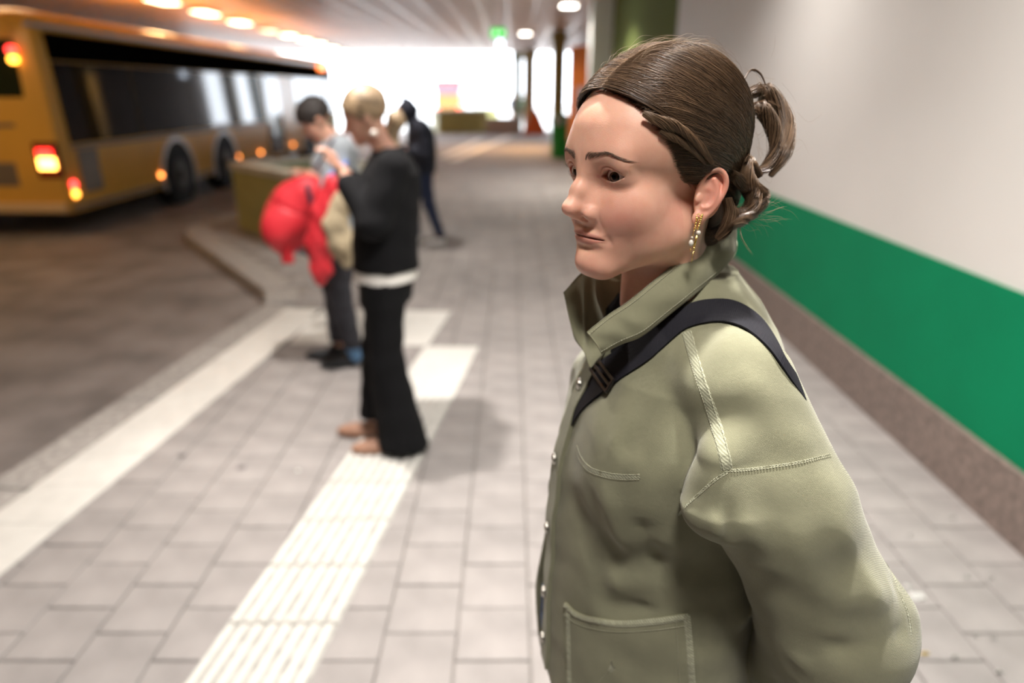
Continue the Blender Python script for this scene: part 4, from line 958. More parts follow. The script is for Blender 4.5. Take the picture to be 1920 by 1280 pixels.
def twill(name, c, dark=.72, rough=.85, scale=1900):
    m = bpy.data.materials.new(name); m.use_nodes = True; nt = m.node_tree; b = nt.nodes['Principled BSDF']; N = nt.nodes.new; Lk = nt.links.new
    b.inputs['Roughness'].default_value = rough; b.inputs['Specular IOR Level'].default_value = .2; b.inputs['Sheen Weight'].default_value = .25; b.inputs['Sheen Roughness'].default_value = .5
    tc = N('ShaderNodeTexCoord'); mp = N('ShaderNodeMapping'); mp.inputs['Rotation'].default_value = (.35, math.radians(52), .3); Lk(tc.outputs['Object'], mp.inputs['Vector'])
    w = N('ShaderNodeTexWave'); w.wave_type = 'BANDS'; w.bands_direction = 'X'; w.inputs['Scale'].default_value = scale/6.283/1.0; w.inputs['Distortion'].default_value = 1.6; w.inputs['Detail'].default_value = 2; w.inputs['Detail Scale'].default_value = 2.5
    Lk(mp.outputs[0], w.inputs['Vector'])
    n = N('ShaderNodeTexNoise'); n.inputs['Scale'].default_value = 22; n.inputs['Detail'].default_value = 8; Lk(tc.outputs['Object'], n.inputs['Vector'])
    r = N('ShaderNodeValToRGB'); r.color_ramp.elements[0].position = .32; r.color_ramp.elements[1].position = .70
    r.color_ramp.elements[0].color = (*[x*.90 for x in c], 1); r.color_ramp.elements[1].color = (*[x*1.10 for x in c], 1); Lk(n.outputs[0], r.inputs[0])
    mx = N('ShaderNodeMix'); mx.data_type = 'RGBA'; mx.blend_type = 'MULTIPLY'; mx.inputs['Factor'].default_value = 1
    r2 = N('ShaderNodeValToRGB'); r2.color_ramp.elements[0].color = (dark, dark, dark*.96, 1); r2.color_ramp.elements[1].color = (1.12, 1.12, 1.12, 1); Lk(w.outputs[0], r2.inputs[0])
    Lk(r.outputs[0], mx.inputs[6]); Lk(r2.outputs[0], mx.inputs[7]); Lk(mx.outputs[2], b.inputs['Base Color'])
    n2 = N('ShaderNodeTexNoise'); n2.inputs['Scale'].default_value = 170; n2.inputs['Detail'].default_value = 4; Lk(tc.outputs['Object'], n2.inputs['Vector'])
    ad = N('ShaderNodeMath'); ad.operation = 'MULTIPLY_ADD'; ad.inputs[1].default_value = .5; Lk(w.outputs[0], ad.inputs[0]); Lk(n2.outputs[0], ad.inputs[2])
    bp = N('ShaderNodeBump'); bp.inputs['Strength'].default_value = .5; bp.inputs['Distance'].default_value = .0007; Lk(ad.outputs[0], bp.inputs['Height'])
    n3 = N('ShaderNodeTexNoise'); n3.noise_type = 'RIDGED_MULTIFRACTAL'; n3.inputs['Scale'].default_value = 7; n3.inputs['Detail'].default_value = 3; n3.inputs['Distortion'].default_value = .8; Lk(tc.outputs['Object'], n3.inputs['Vector'])
    b3 = N('ShaderNodeBump'); b3.inputs['Strength'].default_value = .25; b3.inputs['Distance'].default_value = .005; Lk(n3.outputs[0], b3.inputs['Height']); Lk(b3.outputs[0], bp.inputs['Normal']); Lk(bp.outputs[0], b.inputs['Normal'])
    return m
M_OLIVE = twill('olive_denim', (.240, .238, .155)); M_SEAM = twill('olive_denim_seam', (.35, .355, .255), .7, .85, 700); M_THREAD = mat('thread', (.37, .37, .27), .8)
P_, Q_, _ = sdf_mesh(jacket_sdf, (-.03, .50, .86), (.56, 1.16, 1.53), .0030)
jacket = raw_obj('jacket', P_, Q_, M_OLIVE, woman)
JB = BVHTree.FromPolygons([tuple(v) for v in P_.tolist()], [tuple(f) for f in Q_.tolist()])
CAMP = Vector((0, 0, CAM_H))
def jhit(u, v, off=0.0, fall=.78):
    d = (pix(u, v, 1)-CAMP); d.normalize(); h = JB.ray_cast(CAMP, d)
    if h[0] is None:
        n = JB.find_nearest(pix(u, v, fall)); p = n[0]; nn = n[1]
    else: p = h[0]; nn = h[1]
    if nn.dot(CAMP-p) < 0: nn = -nn
    return p+nn*off, nn
def smooth_path(pts, n): return catmull(np.array(pts), n)
def ribbon(name, A_, B_, th, m, parent, cross=5, G=None):
    """a band between edge curves A and B (n,3), thickness th outwards along the local normal"""
    n = len(A_); s = np.linspace(0, 1, cross); G = G if G is not None else A_[:, None]*(1-s)[None, :, None]+B_[:, None]*s[None, :, None]
    T = np.gradient(G, axis=0); S = np.gradient(G, axis=1); Nn = np.cross(T, S); Nn /= np.linalg.norm(Nn, axis=-1, keepdims=True)+1e-9
    V = np.concatenate([(G+Nn*th/2).reshape(-1, 3), (G-Nn*th/2).reshape(-1, 3)]); F = []; k = cross; o = n*k
    for i in range(n-1):
        for j in range(k-1):
            a = i*k+j; F.append((a, a+1, a+k+1, a+k)); F.append((o+a, o+a+k, o+a+k+1, o+a+1))
        F.append((i*k, (i+1)*k, o+(i+1)*k, o+i*k)); F.append((i*k+k-1, o+i*k+k-1, o+(i+1)*k+k-1, (i+1)*k+k-1))
    for j in range(k-1):
        F.append((j, o+j, o+j+1, j+1)); e = (n-1)*k+j; F.append((e, e+1, o+e+1, o+e))
    return mesh_obj(name, V, F, m, parent, False)
def seam(pixels, r=.0017, n=60, two=.004, name='seam', m=None, parent=None, th=.82):
    """a raised felled seam with a row of stitches either side"""
    pp = smooth_path([(u, v, 0) for u, v in pixels], n); H = [jhit(u, v) for u, v, _ in pp]
    P = np.array([h[0] for h in H]); N = np.array([h[1] for h in H])
    for _ in range(3): P[1:-1] = (P[:-2]+2*P[1:-1]+P[2:])/4; N[1:-1] = (N[:-2]+2*N[1:-1]+N[2:])/4
    T = np.gradient(P, axis=0); T /= np.linalg.norm(T, axis=1, keepdims=True); S = np.cross(N, T); S /= np.linalg.norm(S, axis=1, keepdims=True)+1e-9
    w = two; cs = np.linspace(-1, 1, 7); hgt = r*np.sqrt(np.clip(1-cs**4, 0, 1))
    pk = 1+.35*np.sin(np.arange(n)*1.9+np.sin(np.arange(n)*.7)*2)
    V = P[:, None]+S[:, None]*(cs*w)[None, :, None]+N[:, None]*(hgt[None]*pk[:, None]*.8-.0006)[..., None]
    F = [(i*7+j, i*7+j+1, (i+1)*7+j+1, (i+1)*7+j) for i in range(n-1) for j in range(6)]
    o = mesh_obj(name, V.reshape(-1, 3), F, m or M_SEAM, parent or jacket, True)
    # stitches
    L = np.concatenate([[0], np.cumsum(np.linalg.norm(np.diff(P, axis=0), axis=1))]); tot = L[-1]; sv, sf = [], []
    for sd in (-1, 1):
        s = .001
        while s < tot-.003:
            q = [np.array([np.interp(a, L, (P+S*sd*w*.72+N*r*.9)[:, c]) for c in range(3)]) for a in (s, s+.0021)]
            v, f = tube_verts(q, .00033, 4); b = sum(len(x) for x in sv); sv.append(v); sf += [tuple(i+b for i in ff) for ff in f]; s += .0032
    if sv:
        so = mesh_obj('stitching', np.concatenate(sv), sf, M_THREAD, o); so['kind'] = 'stuff'
    return o
seam([(1287, 622), (1298, 660), (1312, 705), (1328, 752), (1343, 800), (1356, 845), (1364, 880)], .0018, 60, .0062)
seam([(1362, 882), (1400, 880), (1450, 874), (1500, 866), (1558, 852)], .0009, 50, .0016)
seam([(1364, 884), (1340, 900), (1312, 925), (1290, 945), (1272, 966)], .0009, 40, .0016)
seam([(1082, 838), (1090, 860), (1105, 878), (1130, 888), (1160, 893), (1200, 893)], .0013, 40, .0042)
# seam of the elbow side
seam([(1640, 985), (1662, 1040), (1682, 1100), (1702, 1150), (1708, 1190)], .0009, 40, .0028)
# placket
def front_pt(x, z, off):
    """point on the jacket front, torso coordinates x, z"""
    o = Vector(TW_((x, .40, z))); h = JB.ray_cast(o, Vector(-tF)); p = h[0] if h[0] else Vector(TW_((x, .14, z))); return np.array(p)+tF*off
zs = np.linspace(.885, 1.405, 60)
def cl(P_): 
    P_ = np.array(P_)
    for _ in range(4): P_[1:-1] = (P_[:-2]+2*P_[1:-1]+P_[2:])/4
    return P_
pa = cl([front_pt(-.010-.000, z, .0030) for z in zs]); pb = cl([front_pt(-.044, z, .0030) for z in zs])
placket = ribbon('placket', pa, pb, .0060, M_OLIVE, jacket, cross=6)
for e in (pa*.86+pb*.14, pa*.10+pb*.90):
    sv, sf = [], []
    for i in range(0, 59):
        for q_ in (0.0, .5):
            a_ = e[i]*(1-q_)+e[i+1]*q_; b_ = e[i]*(1-q_-.33)+e[i+1]*(q_+.33); v, f = tube_verts([a_+tF*.0034, b_+tF*.0034], .0004, 4); b = sum(len(x) for x in sv); sv.append(v); sf += [tuple(i2+b for i2 in ff) for ff in f]
    st = mesh_obj('stitching', np.concatenate(sv), sf, M_THREAD, placket); st['kind'] = 'stuff'
M_MET = mat('tarnished_metal', (.55, .53, .48), .32, 1.0)
for z in (1.345, 1.235, 1.125, 1.015, .93):
    c = Vector(front_pt(-.026, z, .0068)); bm = bmesh.new(); n = Vector(tF)
    cyl(bm, c-n*.001, c+n*.0022, .0085, .0080, 24); cyl(bm, c+n*.0022, c+n*.0034, .0080, .0055, 24); cyl(bm, c+n*.0034, c+n*.0040, .0032, .0024, 12)
    bm_obj('button', bm, M_MET, jacket, False)
# patch pocket on the left front
def patch(name, corners, off, nu=26, nv=22, parent=jacket, m=M_OLIVE, thick=.002):
    """corners: four pixel edges tl,tr,br,bl ; draped over the jacket"""
    top, bot = corners; tp = catmull([(u, v, 0) for u, v in top], nu); bt = catmull([(u, v, 0) for u, v in bot], nu)
    G = np.zeros((nv, nu, 3)); NN = np.zeros((nv, nu, 3))
    for j in range(nv):
        f = j/(nv-1)
        for i in range(nu):
            q = tp[i]*(1-f)+bt[i]*f; p, n = jhit(q[0], q[1]); G[j, i] = p; NN[j, i] = n
    for _ in range(3):
        G[1:-1, 1:-1] = (G[1:-1, 1:-1]*2+G[:-2, 1:-1]+G[2:, 1:-1]+G[1:-1, :-2]+G[1:-1, 2:])/6
    o_ = np.full((nv, nu), off); G1 = G+NN*o_[..., None]
    V = np.concatenate([G1.reshape(-1, 3), (G-NN*.003).reshape(-1, 3)]); F = []; o = nu*nv
    for j in range(nv-1):
        for i in range(nu-1):
            a = j*nu+i; F.append((a, a+nu, a+nu+1, a+1))
    for j in range(nv-1):
        for e in (0, nu-1):
            a = j*nu+e; F.append((a, a+nu, o+a+nu, o+a))
    for i in range(nu-1):
        for e in (0, (nv-1)*nu): a = e+i; F.append((a, a+1, o+a+1, o+a))
    return mesh_obj(name, V, F, m, parent, True), G1, NN
pocket, PG, PN = patch('pocket', ([(1062, 1128), (1085, 1148), (1125, 1158), (1170, 1163), (1230, 1158), (1290, 1148)], [(1066, 1350), (1090, 1356), (1130, 1358), (1180, 1358), (1240, 1356), (1306, 1350)]), .0035)
def stitch_row(P, N, parent, off=.0008, step=.0032):
    L = np.concatenate([[0], np.cumsum(np.linalg.norm(np.diff(P, axis=0), axis=1))]); s = 0; sv, sf = [], []
    while s < L[-1]-.003:
        q = [np.array([np.interp(a, L, (P+N*off)[:, c]) for c in range(3)]) for a in (s, s+.0021)]
        v, f = tube_verts(q, .0004, 4); b = sum(len(x) for x in sv); sv.append(v); sf += [tuple(i+b for i in ff) for ff in f]; s += step
    o = mesh_obj('stitching', np.concatenate(sv), sf, M_THREAD, parent); o['kind'] = 'stuff'
def band(Pc, Nc, w, h, name, parent, m):
    n = len(Pc); T = np.gradient(Pc, axis=0); T /= np.linalg.norm(T, axis=1, keepdims=True)+1e-9; S = np.cross(Nc, T); S /= np.linalg.norm(S, axis=1, keepdims=True)+1e-9
    cs = np.linspace(-1, 1, 5); hh = h*(1-cs**6); pk = 1+.5*np.sin(np.arange(n)*1.7)
    V = Pc[:, None]+S[:, None]*(cs*w)[None, :, None]+Nc[:, None]*(hh[None]*pk[:, None])[..., None]
    F = [(i*5+j, i*5+j+1, (i+1)*5+j+1, (i+1)*5+j) for i in range(n-1) for j in range(4)]
    return mesh_obj(name, V.reshape(-1, 3), F, m, parent, True)
def dense(P, k=60): return np.array([[np.interp(t, np.linspace(0, 1, len(P)), P[:, c]) for c in range(3)] for t in np.linspace(0, 1, k)])
for row, nrm in ((PG[0:2].mean(0), PN[0]), (PG[:, -1]*.88+PG[:, -3]*.12, PN[:, -2]), (PG[:, 1]*.5+PG[:, 2]*.5, PN[:, 2])):
    r_ = dense(row); n_ = dense(nrm); hb = band(r_, n_, .0042, .0012, 'hem', pocket, M_SEAM); stitch_row(r_, n_, hb, .0016)
top2 = dense(PG[2]); stitch_row(top2, dense(PN[2]), pocket)
side2 = dense(PG[:, -3]); stitch_row(side2, dense(PN[:, -3]), pocket)
# ---- collar
def collar_curve(lst, n=90): return catmull([np.array(pix(*p)) if len(p) == 3 and p[0] > 5 else np.array(p) for p in lst], n)
cb = collar_curve([(1128, 664, .770), (1165, 646, .772), (1205, 630, .776), (1265, 583, .785), (1317, 541, .80), (1364, 494, .832), (.283, .872, 1.512), (.255, .918, 1.500), (.190, .925, 1.482), (.125, .905, 1.462), (1178, 590, .885), (1150, 640, .86), (1106, 694, .83)])
ct = collar_curve([(1100, 622, .765), (1143, 588, .768), (1180, 563, .772), (1242, 512, .782), (1300, 464, .80), (1357, 436, .828), (.262, .862, 1.570), (.240, .902, 1.560), (.185, .913, 1.545), (.128, .900, 1.525), (1168, 520, .89), (1102, 506, .87), (1056, 548, .85)])
def collar():
    n = 90; c = 14; s = np.linspace(0, 1, c); G = cb[:, None]*(1-s)[None, :, None]+ct[:, None]*s[None, :, None]
    T = np.gradient(G, axis=0); S = np.gradient(G, axis=1); N = np.cross(S, T); N /= np.linalg.norm(N, axis=-1, keepdims=True)
    t = np.linspace(0, 1, n)[:, None]; bul = .006*np.sin(np.pi*s)[None]*(1-.2*t)
    wr = .0012*np.sin(t*75+6*s[None])*np.sin(np.pi*s[None])+(.006*np.sin(t*130+s[None]*6+np.sin(s[None]*9+t*60))*sm(t, .84, .92)*np.sin(np.pi*np.clip(s[None]*.9+.1, 0, 1)))
    cen = np.array([.205, .83, 1.5]); sgn = np.sign(((G-cen)*N).sum(-1).mean()); N *= sgn
    G = G+N*(bul+wr)[..., None]
    th = .0035*np.minimum(1, 12*np.minimum(s, 1-s)+.35)[None]*np.minimum(1, 20*np.minimum(t, 1-t)+.35)
    V = np.concatenate([(G+N*th[..., None]).reshape(-1, 3), (G-N*th[..., None]).reshape(-1, 3)]); F = []; o = n*c
    for i in range(n-1):
        for j in range(c-1):
            a = i*c+j; F.append((a, a+1, a+c+1, a+c)); F.append((o+a, o+a+c, o+a+c+1, o+a+1))
        for e in (0, c-1): a = i*c+e; F.append((a, a+c, o+a+c, o+a))
    for e in (0, n-1):
        for j in range(c-1): a = e*c+j; F.append((a, a+1, o+a+1, o+a))
    co = mesh_obj('collar', V, F, M_OLIVE, jacket, True)
    m = co.modifiers.new('sub', 'SUBSURF'); m.levels = 1; m.render_levels = 1
    for fr in (.13, .90):
        row = G[:, 0]*(1-fr)+G[:, -1]*fr; k = int(round(fr*(c-1))); row = G[:, k]+N[:, k]*.0038; stitch_row(row, N[:, k], co, .0006)
    return co
collar_o = collar()
# ---- the far front edge, seen past the placket, with the dark top and the jeans between
def edge_sheet(name, A_, B_, t, m, parent, wob_=.0):
    a = catmull([(u, v, 0) for u, v in A_], 40); b = catmull([(u, v, 0) for u, v in B_], 40)
    GA = np.array([pix(q[0]+wob_*math.sin(i*.5), q[1], t+.118*(q[1]-900)/340) for i, q in enumerate(a)]); GB = np.array([pix(q[0], q[1], t+.03+.118*(q[1]-900)/340) for q in b])
    return ribbon(name, GA, GB, .005, m, parent, cross=6)
edge_sheet('front_panel', [(1050, 862), (1032, 900), (1030, 950), (1016, 1040), (1005, 1110), (1010, 1180), (1022, 1244)], [(1085, 862), (1075, 900), (1072, 950), (1064, 1040), (1060, 1110), (1060, 1180), (1060, 1250)], 1.015, M_OLIVE, jacket, 1.0)
edge_sheet('top_front', [(1052, 890), (1046, 950), (1034, 1020), (1022, 1098)], [(1090, 890), (1085, 950), (1080, 1020), (1080, 1098)], 1.000, mat('black_jersey', (.008, .008, .010), .9), jacket)
jf = edge_sheet('jeans_front', [(1018, 1094), (1016, 1130), (1015, 1170), (1024, 1212)], [(1080, 1094), (1080, 1130), (1080, 1170), (1080, 1212)], .997, M_JEAN0, jacket)
# ---- lapel of the far front seen past the throat
# ---- webbing strap
M_WEB = mat('black_webbing', (.010, .010, .015), .7, spec=.2)
def web_detail(m):
    nt = m.node_tree; b = nt.nodes['Principled BSDF']; tc = nt.nodes.new('ShaderNodeTexCoord'); w = nt.nodes.new('ShaderNodeTexWave'); w.inputs['Scale'].default_value = 150; w.bands_direction = 'Y'
    w.inputs['Distortion'].default_value = .6; bp = nt.nodes.new('ShaderNodeBump'); bp.inputs['Strength'].default_value = .5; bp.inputs['Distance'].default_value = .0004
    nt.links.new(tc.outputs['UV'], w.inputs['Vector']); nt.links.new(w.outputs[0], bp.inputs['Height']); nt.links.new(bp.outputs[0], b.inputs['Normal'])
top_e = [(1067, 769), (1078, 740), (1111, 701), (1137, 672), (1205, 632), (1265, 590), (1299, 568), (1340, 561), (1378, 566), (1419, 592), (1449, 634), (1470, 678)]
bot_e = [(1068, 812), (1092, 772), (1126, 742), (1175, 705), (1220, 675), (1265, 635), (1291, 616), (1336, 606), (1370, 609), (1404, 624), (1440, 656), (1464, 690)]
te = catmull([(u, v, 0) for u, v in top_e], 80); be = catmull([(u, v, 0) for u, v in bot_e], 80)
NC = 7
SG = np.array([[jhit(*(te[i]*(1-c)+be[i]*c)[:2], .0030)[0] for c in np.linspace(0, 1, NC)] for i in range(80)])
for _ in range(5):
    SG[1:-1] = (SG[:-2]+2*SG[1:-1]+SG[2:])/4
def around(a0, z0, a1, z1, n, w):
    """continue over the hidden side: angle about the torso axis and height"""
    A1 = []
    for t in np.linspace(0, 1, n):
        a = a0+(a1-a0)*t; z = z0+(z1-z0)*t
        row = []; A1.append(row)
        for dz, L in [(w/2-w*c/(NC-1), row) for c in range(NC)]:
            d = Vector(TW_((math.sin(a), math.cos(a), 0))-TC); o = Vector(TW_((0, 0, z+dz)))+d*.45; h = JB.ray_cast(o, -d); p = h[0] if h[0] else o-d*.30; L.append(np.array(p)+np.array(d)*.003)
    return np.array(A1)
qe = TL(SG[0].mean(0)[None].astype(np.float32))[0]; a_s = math.atan2(qe[0], qe[1]); A1 = around(a_s+.10, qe[2]-.02, 1.45, 1.00, 24, .030)
qb = TL(SG[-1].mean(0)[None].astype(np.float32))[0]; a_b = math.atan2(qb[0], qb[1]); A2 = around(a_b-.10, qb[2]-.03, -4.6, 1.00, 30, .030)
SGA = np.concatenate([A1[::-1], SG, A2])
for _ in range(2): SGA[1:-1] = (SGA[:-2]+2*SGA[1:-1]+SGA[2:])/4
SAll = SGA[:, 0]; SBll = SGA[:, -1]
strap = ribbon('shoulder_strap', SAll, SBll, .0018, M_WEB, None, cross=NC, G=SGA)
tag(strap, 'black webbing shoulder strap slung across the olive denim jacket', 'strap')
Lh = np.concatenate([[0], np.cumsum(np.linalg.norm(np.diff((SAll+SBll)/2, axis=0), axis=1))]); k = NC; nS = len(SAll)
uvl = strap.data.uv_layers.new(name='UVMap')
for lp in strap.data.loops:
    vi = lp.vertex_index % (nS*k); uvl.data[lp.index].uv = ((vi % k)/(k-1)*.034, Lh[vi//k])
web_detail(M_WEB)
bpx = [(1118, 664), (1139, 664), (1142, 728), (1120, 742)]
# slider on the strap
i0 = 24+int(80*.235); ctr = (SAll[i0]+SBll[i0])/2; ex = SBll[i0]-SAll[i0]; wid = np.linalg.norm(ex); ex /= wid; ey = SAll[i0+3]-SAll[i0-3]; ey -= ex*(ey@ex); ey /= np.linalg.norm(ey); ez = np.cross(ex, ey); ez *= np.sign(ez@(np.array(CAMP)-ctr))
bm = bmesh.new(); Rb = Matrix([ex, ey, np.cross(ex, ey)]).transposed().to_4x4(); cz = Vector(ctr+ez*.0035)
for s_ in (-1, 0, 1): box(bm, cz+Vector(ey*.0085*s_), (wid+.008, .0042, .0035), .001, R=Rb)
for s_ in (-1, 1): box(bm, cz+Vector(ex*(wid/2+.003)*s_), (.004, .020, .0035), .001, R=Rb)
bm_obj('buckle', bm, mat('black_plastic', (.012, .010, .010), .35), strap)
# ---- black top, jeans, legs, shoes, arms
def inner_sdf(p):
    q = TL(p); x, y, z = q[:, 0], q[:, 1], q[:, 2]; a = np.interp(z, [.9, 1.1, 1.3, 1.38, 1.44, 1.475], [.140, .13, .145, .14, .10, .066]); b = np.interp(z, [.9, 1.1, 1.3, 1.38, 1.44, 1.475], [.105, .105, .118, .105, .100, .064])
    k = np.sqrt((x/a)**2+((y-.012)/b)**2+1e-9); d = (k-1)*.08
    d = smax(np.maximum(d, np.maximum(z-1.472, 1.02-z)), -scone(p, H2W((0, -.04, -.13)), H2W((0, -.03, .0)), .054, .06), .004)
    return d
M_BLACK = mat('black_cloth', (.012, .012, .014), .9, spec=.2, bump=(400, .5, .001))
sdf_obj('top', inner_sdf, (.0, .60, 1.0), (.46, 1.08, 1.50), .005, M_BLACK, woman)
M_JEAN = mat('blue_denim', (.06, .10, .20), .85, noise=(60, .4), bump=(500, .5, .001))
def jeans_sdf(p):
    q = TL(p); x, y, z = q[:, 0], q[:, 1], q[:, 2]; ax = np.abs(x); qq = np.stack([ax, y, z], -1)
    a = np.interp(z, [.8, .92, 1.05], [.17, .168, .145]); b = np.interp(z, [.8, .92, 1.05], [.115, .12, .112]); k = np.sqrt((x/a)**2+((y-.014)/b)**2+1e-9)
    d = np.maximum((k-1)*.09, np.maximum(z-1.055, .80-z)); d = smin(d, schain(qq, [(.085, .0, .84), (.088, .01, .48), (.085, -.01, .07)], [.092, .066, .058], .02), .03)
    return np.maximum(d, .045-z)
jeans = sdf_obj('jeans', jeans_sdf, (-.02, .58, .03), (.48, 1.10, 1.07), .008, M_JEAN, woman)
def shoe_part(sx, name='shoe', fr=TW_, z0=0.0, L=.27, m=None, parent=woman, cx=.085, sc=1.0, h=.005):
    def f(q):
        d = sell(q, (sx*cx, .055, z0+.035), (.046, .14, .045)); d = smin(d, sell(q, (sx*cx, -.02, z0+.07), (.042, .06, .06)), .03)
        d = smax(d, z0+.0-q[:, 2], .006); return d
    P, Q, _ = sdf_mesh(f, (sx*cx-.07, -.11, z0-.02), (sx*cx+.07, .22, z0+.15), h); return raw_obj(name, fr(P), Q, m, parent)
M_SHOE = mat('white_leather', (.7, .7, .68), .5)
for s_ in (-1, 1): shoe_part(s_, m=M_SHOE)
# ---- earrings
M_GOLD = mat('gold', (.83, .58, .20), .25, 1.0); M_PEARL = mat('pearl', (.80, .76, .68), .22, spec=.8)
def earring(u, v, kind):
    t = EAR_T; P0 = np.array(pix(u, v, t)); px = t/FPX; r = np.array([1, 0, 0]); dn = np.array([0, .0, -1.]); tw = (np.array(CAMP)-P0); tw /= np.linalg.norm(tw)
    bm = bmesh.new()
    def at(dx, dy, dd=0.0): return Vector(P0+r*dx*px*1+dn*dy*px*1.04+tw*dd)
    def ball(c, a, b=None, R=None):
        k = bmesh.ops.create_icosphere(bm, subdivisions=3, radius=1)['verts']; bmesh.ops.scale(bm, vec=(a, a, b or a), verts=k); bmesh.ops.translate(bm, vec=c, verts=k)
    if kind == 0:
        for i in range(5): ball(at(-i*.6, i*4.6), .0016 if i % 2 == 0 else .0011)
        for i in range(12): a = i/12*6.283; cyl(bm, at(4*math.cos(a)+2, 6*math.sin(a)-2), at(4*math.cos(a+.53)+2, 6*math.sin(a+.53)-2), .0005, seg=6)
        cyl(bm, at(-3, 20), at(-5, 33), .0005, seg=6); ball(at(-7, 57), .0010); ball(at(-7, 60), .0006)
    else:
        for i in range(15): ball(at(-i*.45, i*1.9), .0010+.00025*(i % 2))
        cyl(bm, at(-6, 38), at(-9, 60), 0.0009, .0006, seg=8); cyl(bm, at(-7, 37), at(-12, 62), .0006, seg=6); ball(at(-10, 62), .0014, .0018); ball(at(-9.5, 68), .0011)
        cyl(bm, at(-11, 68), at(-12, 88), .0006, .0004, seg=6)
    e = bm_obj('earring', bm, M_GOLD, body, True)
    bm = bmesh.new()
    if kind == 0: ball(at(-6, 35), .0013); ball(at(-7, 45), .0026, .0036)
    else: ball(at(-4, 33), .0025)
    bm_obj('pearl', bm, M_PEARL, e, True)
EAR_T = proj(H2W((-.078, -.012, -.055)))[2]-.006
earring(1307, 409, 0); earring(1317, 402, 1)
# ================================================================== people in the background
def head_fn(c, tilt, sc=1.0):
    """returns sdf of a head with face looking along +y, bent forward by tilt (radians) about c"""
    ct, st = math.cos(tilt), math.sin(tilt)
    def f(p):
        q = (p-V3(*c))/sc; y = q[:, 1]*ct-q[:, 2]*st; z = q[:, 1]*st+q[:, 2]*ct; q = np.stack([np.abs(q[:, 0]), y, z], -1)
        d = sell(q, (0, -.015, .03), (.074, .094, .082)); d = smin(d, sell(q, (0, .035, -.030), (.055, .052, .062)), .03); d = smin(d, sell(q, (0, .065, -.088), (.022, .02, .018)), .03)
        d = smin(d, scone(q, (0, .083, .0), (0, .103, -.030), .007, .011), .012); d = smax(d, -sell(q, (.031, .095, .0), (.014, .010, .009)), .01)
        d = smin(d, scone(q, (0, .079, -.060), (.018, .073, -.062), .009, .006), .006); d = smin(d, sell(q, (.073, -.015, -.015), (.006, .018, .030)), .006)
        return d*sc
    return f
def hand_fn(p, w, dirv, up, sc=1.0):
    """palm and five curled fingers from wrist w towards dirv"""
    w = np.array(w, float); D = np.array(dirv, float); D /= np.linalg.norm(D); U = np.array(up, float); U -= D*(U@D); U /= np.linalg.norm(U); S = np.cross(D, U)
    d = scone(p, w, w+D*.065*sc, .024*sc, .030*sc, (tuple(U), 1.7))
    for k, (o, L) in enumerate(((-.027, .060), (-.009, .070), (.009, .066), (.026, .052))):
        a = w+D*.075*sc+S*o*sc; b = a+D*L*.5*sc-U*.010*sc; c = b+D*L*.25*sc-U*L*.45*sc; d = smin(d, schain(p, [a, b, c], [.0095*sc, .0088*sc, .0072*sc], .004), .006)
    a = w+D*.02*sc-S*.026*sc; b = a-S*.022*sc+D*.03*sc-U*.01*sc; c = b+D*.026*sc-U*.012*sc; return smin(d, schain(p, [a, b, c], [.0125*sc, .0105*sc, .0085*sc], .004), .008)
def place(loc, ang):
    F = np.array([math.cos(ang), math.sin(ang), 0]); R = np.array([math.sin(ang), -math.cos(ang), 0]); M = np.stack([R, F, hU], 0); L = np.array([*loc, 0.])
    return lambda P: np.asarray(P, float)@M+L
def mk(name, fn, lo, hi, h, m, T, parent):
    P, Q, _ = sdf_mesh(fn, lo, hi, h); return raw_obj(name, T(P), Q, m, parent, {'tint': np.tile(np.array([.52, .30, .22]), (len(P), 1)), 'rnd': np.full(len(P), .5)})
def torso_f(p, st, k=.05):
    """st: list of (z, half width, half depth, y centre)"""
    z = p[:, 2]; zz = [s[0] for s in st]; a = np.interp(z, zz, [s[1] for s in st]); b = np.interp(z, zz, [s[2] for s in st]); y = p[:, 1]-np.interp(z, zz, [s[3] for s in st])
    k = np.sqrt((p[:, 0]/a)**2+(y/b)**2+1e-9); g = np.sqrt((p[:, 0]/a**2)**2+(y/b**2)**2)/k+1e-6
    return np.maximum((k-1)/np.maximum(g, 4), np.maximum(z-zz[-1], zz[0]-z))
def feet(T, parent, spots, m, L=.26):
    for x, y, an in spots:
        ca, sa = math.cos(an), math.sin(an)
        def f(p):
            q = p-V3(x, y, 0); q = np.stack([q[:, 0]*ca+q[:, 1]*sa, -q[:, 0]*sa+q[:, 1]*ca, q[:, 2]], -1)
            d = sell(q, (0, .07, .032), (.046, .135, .042)); d = smin(d, sell(q, (0, -.01, .065), (.040, .055, .055)), .03); return smax(d, .004-q[:, 2], .006)
        mk('shoe', f, (x-.22, y-.22, -.01), (x+.22, y+.24, .15), .007, m, T, parent)
def wr(p, s=1.0): x, y, z = p[:, 0], p[:, 1], p[:, 2]; return s*.003*np.sin(30*z+14*x+2*np.sin(18*y))*np.sin(24*y-17*z+9*x)
M_BLK2 = mat('black_wool', (.008, .008, .009), .9, spec=.15, bump=(200, .5, .002)); M_BLOND = mat('blond_hair', (.30, .21, .125), .5, noise=(26, .55), bump=(60, .8, .006))
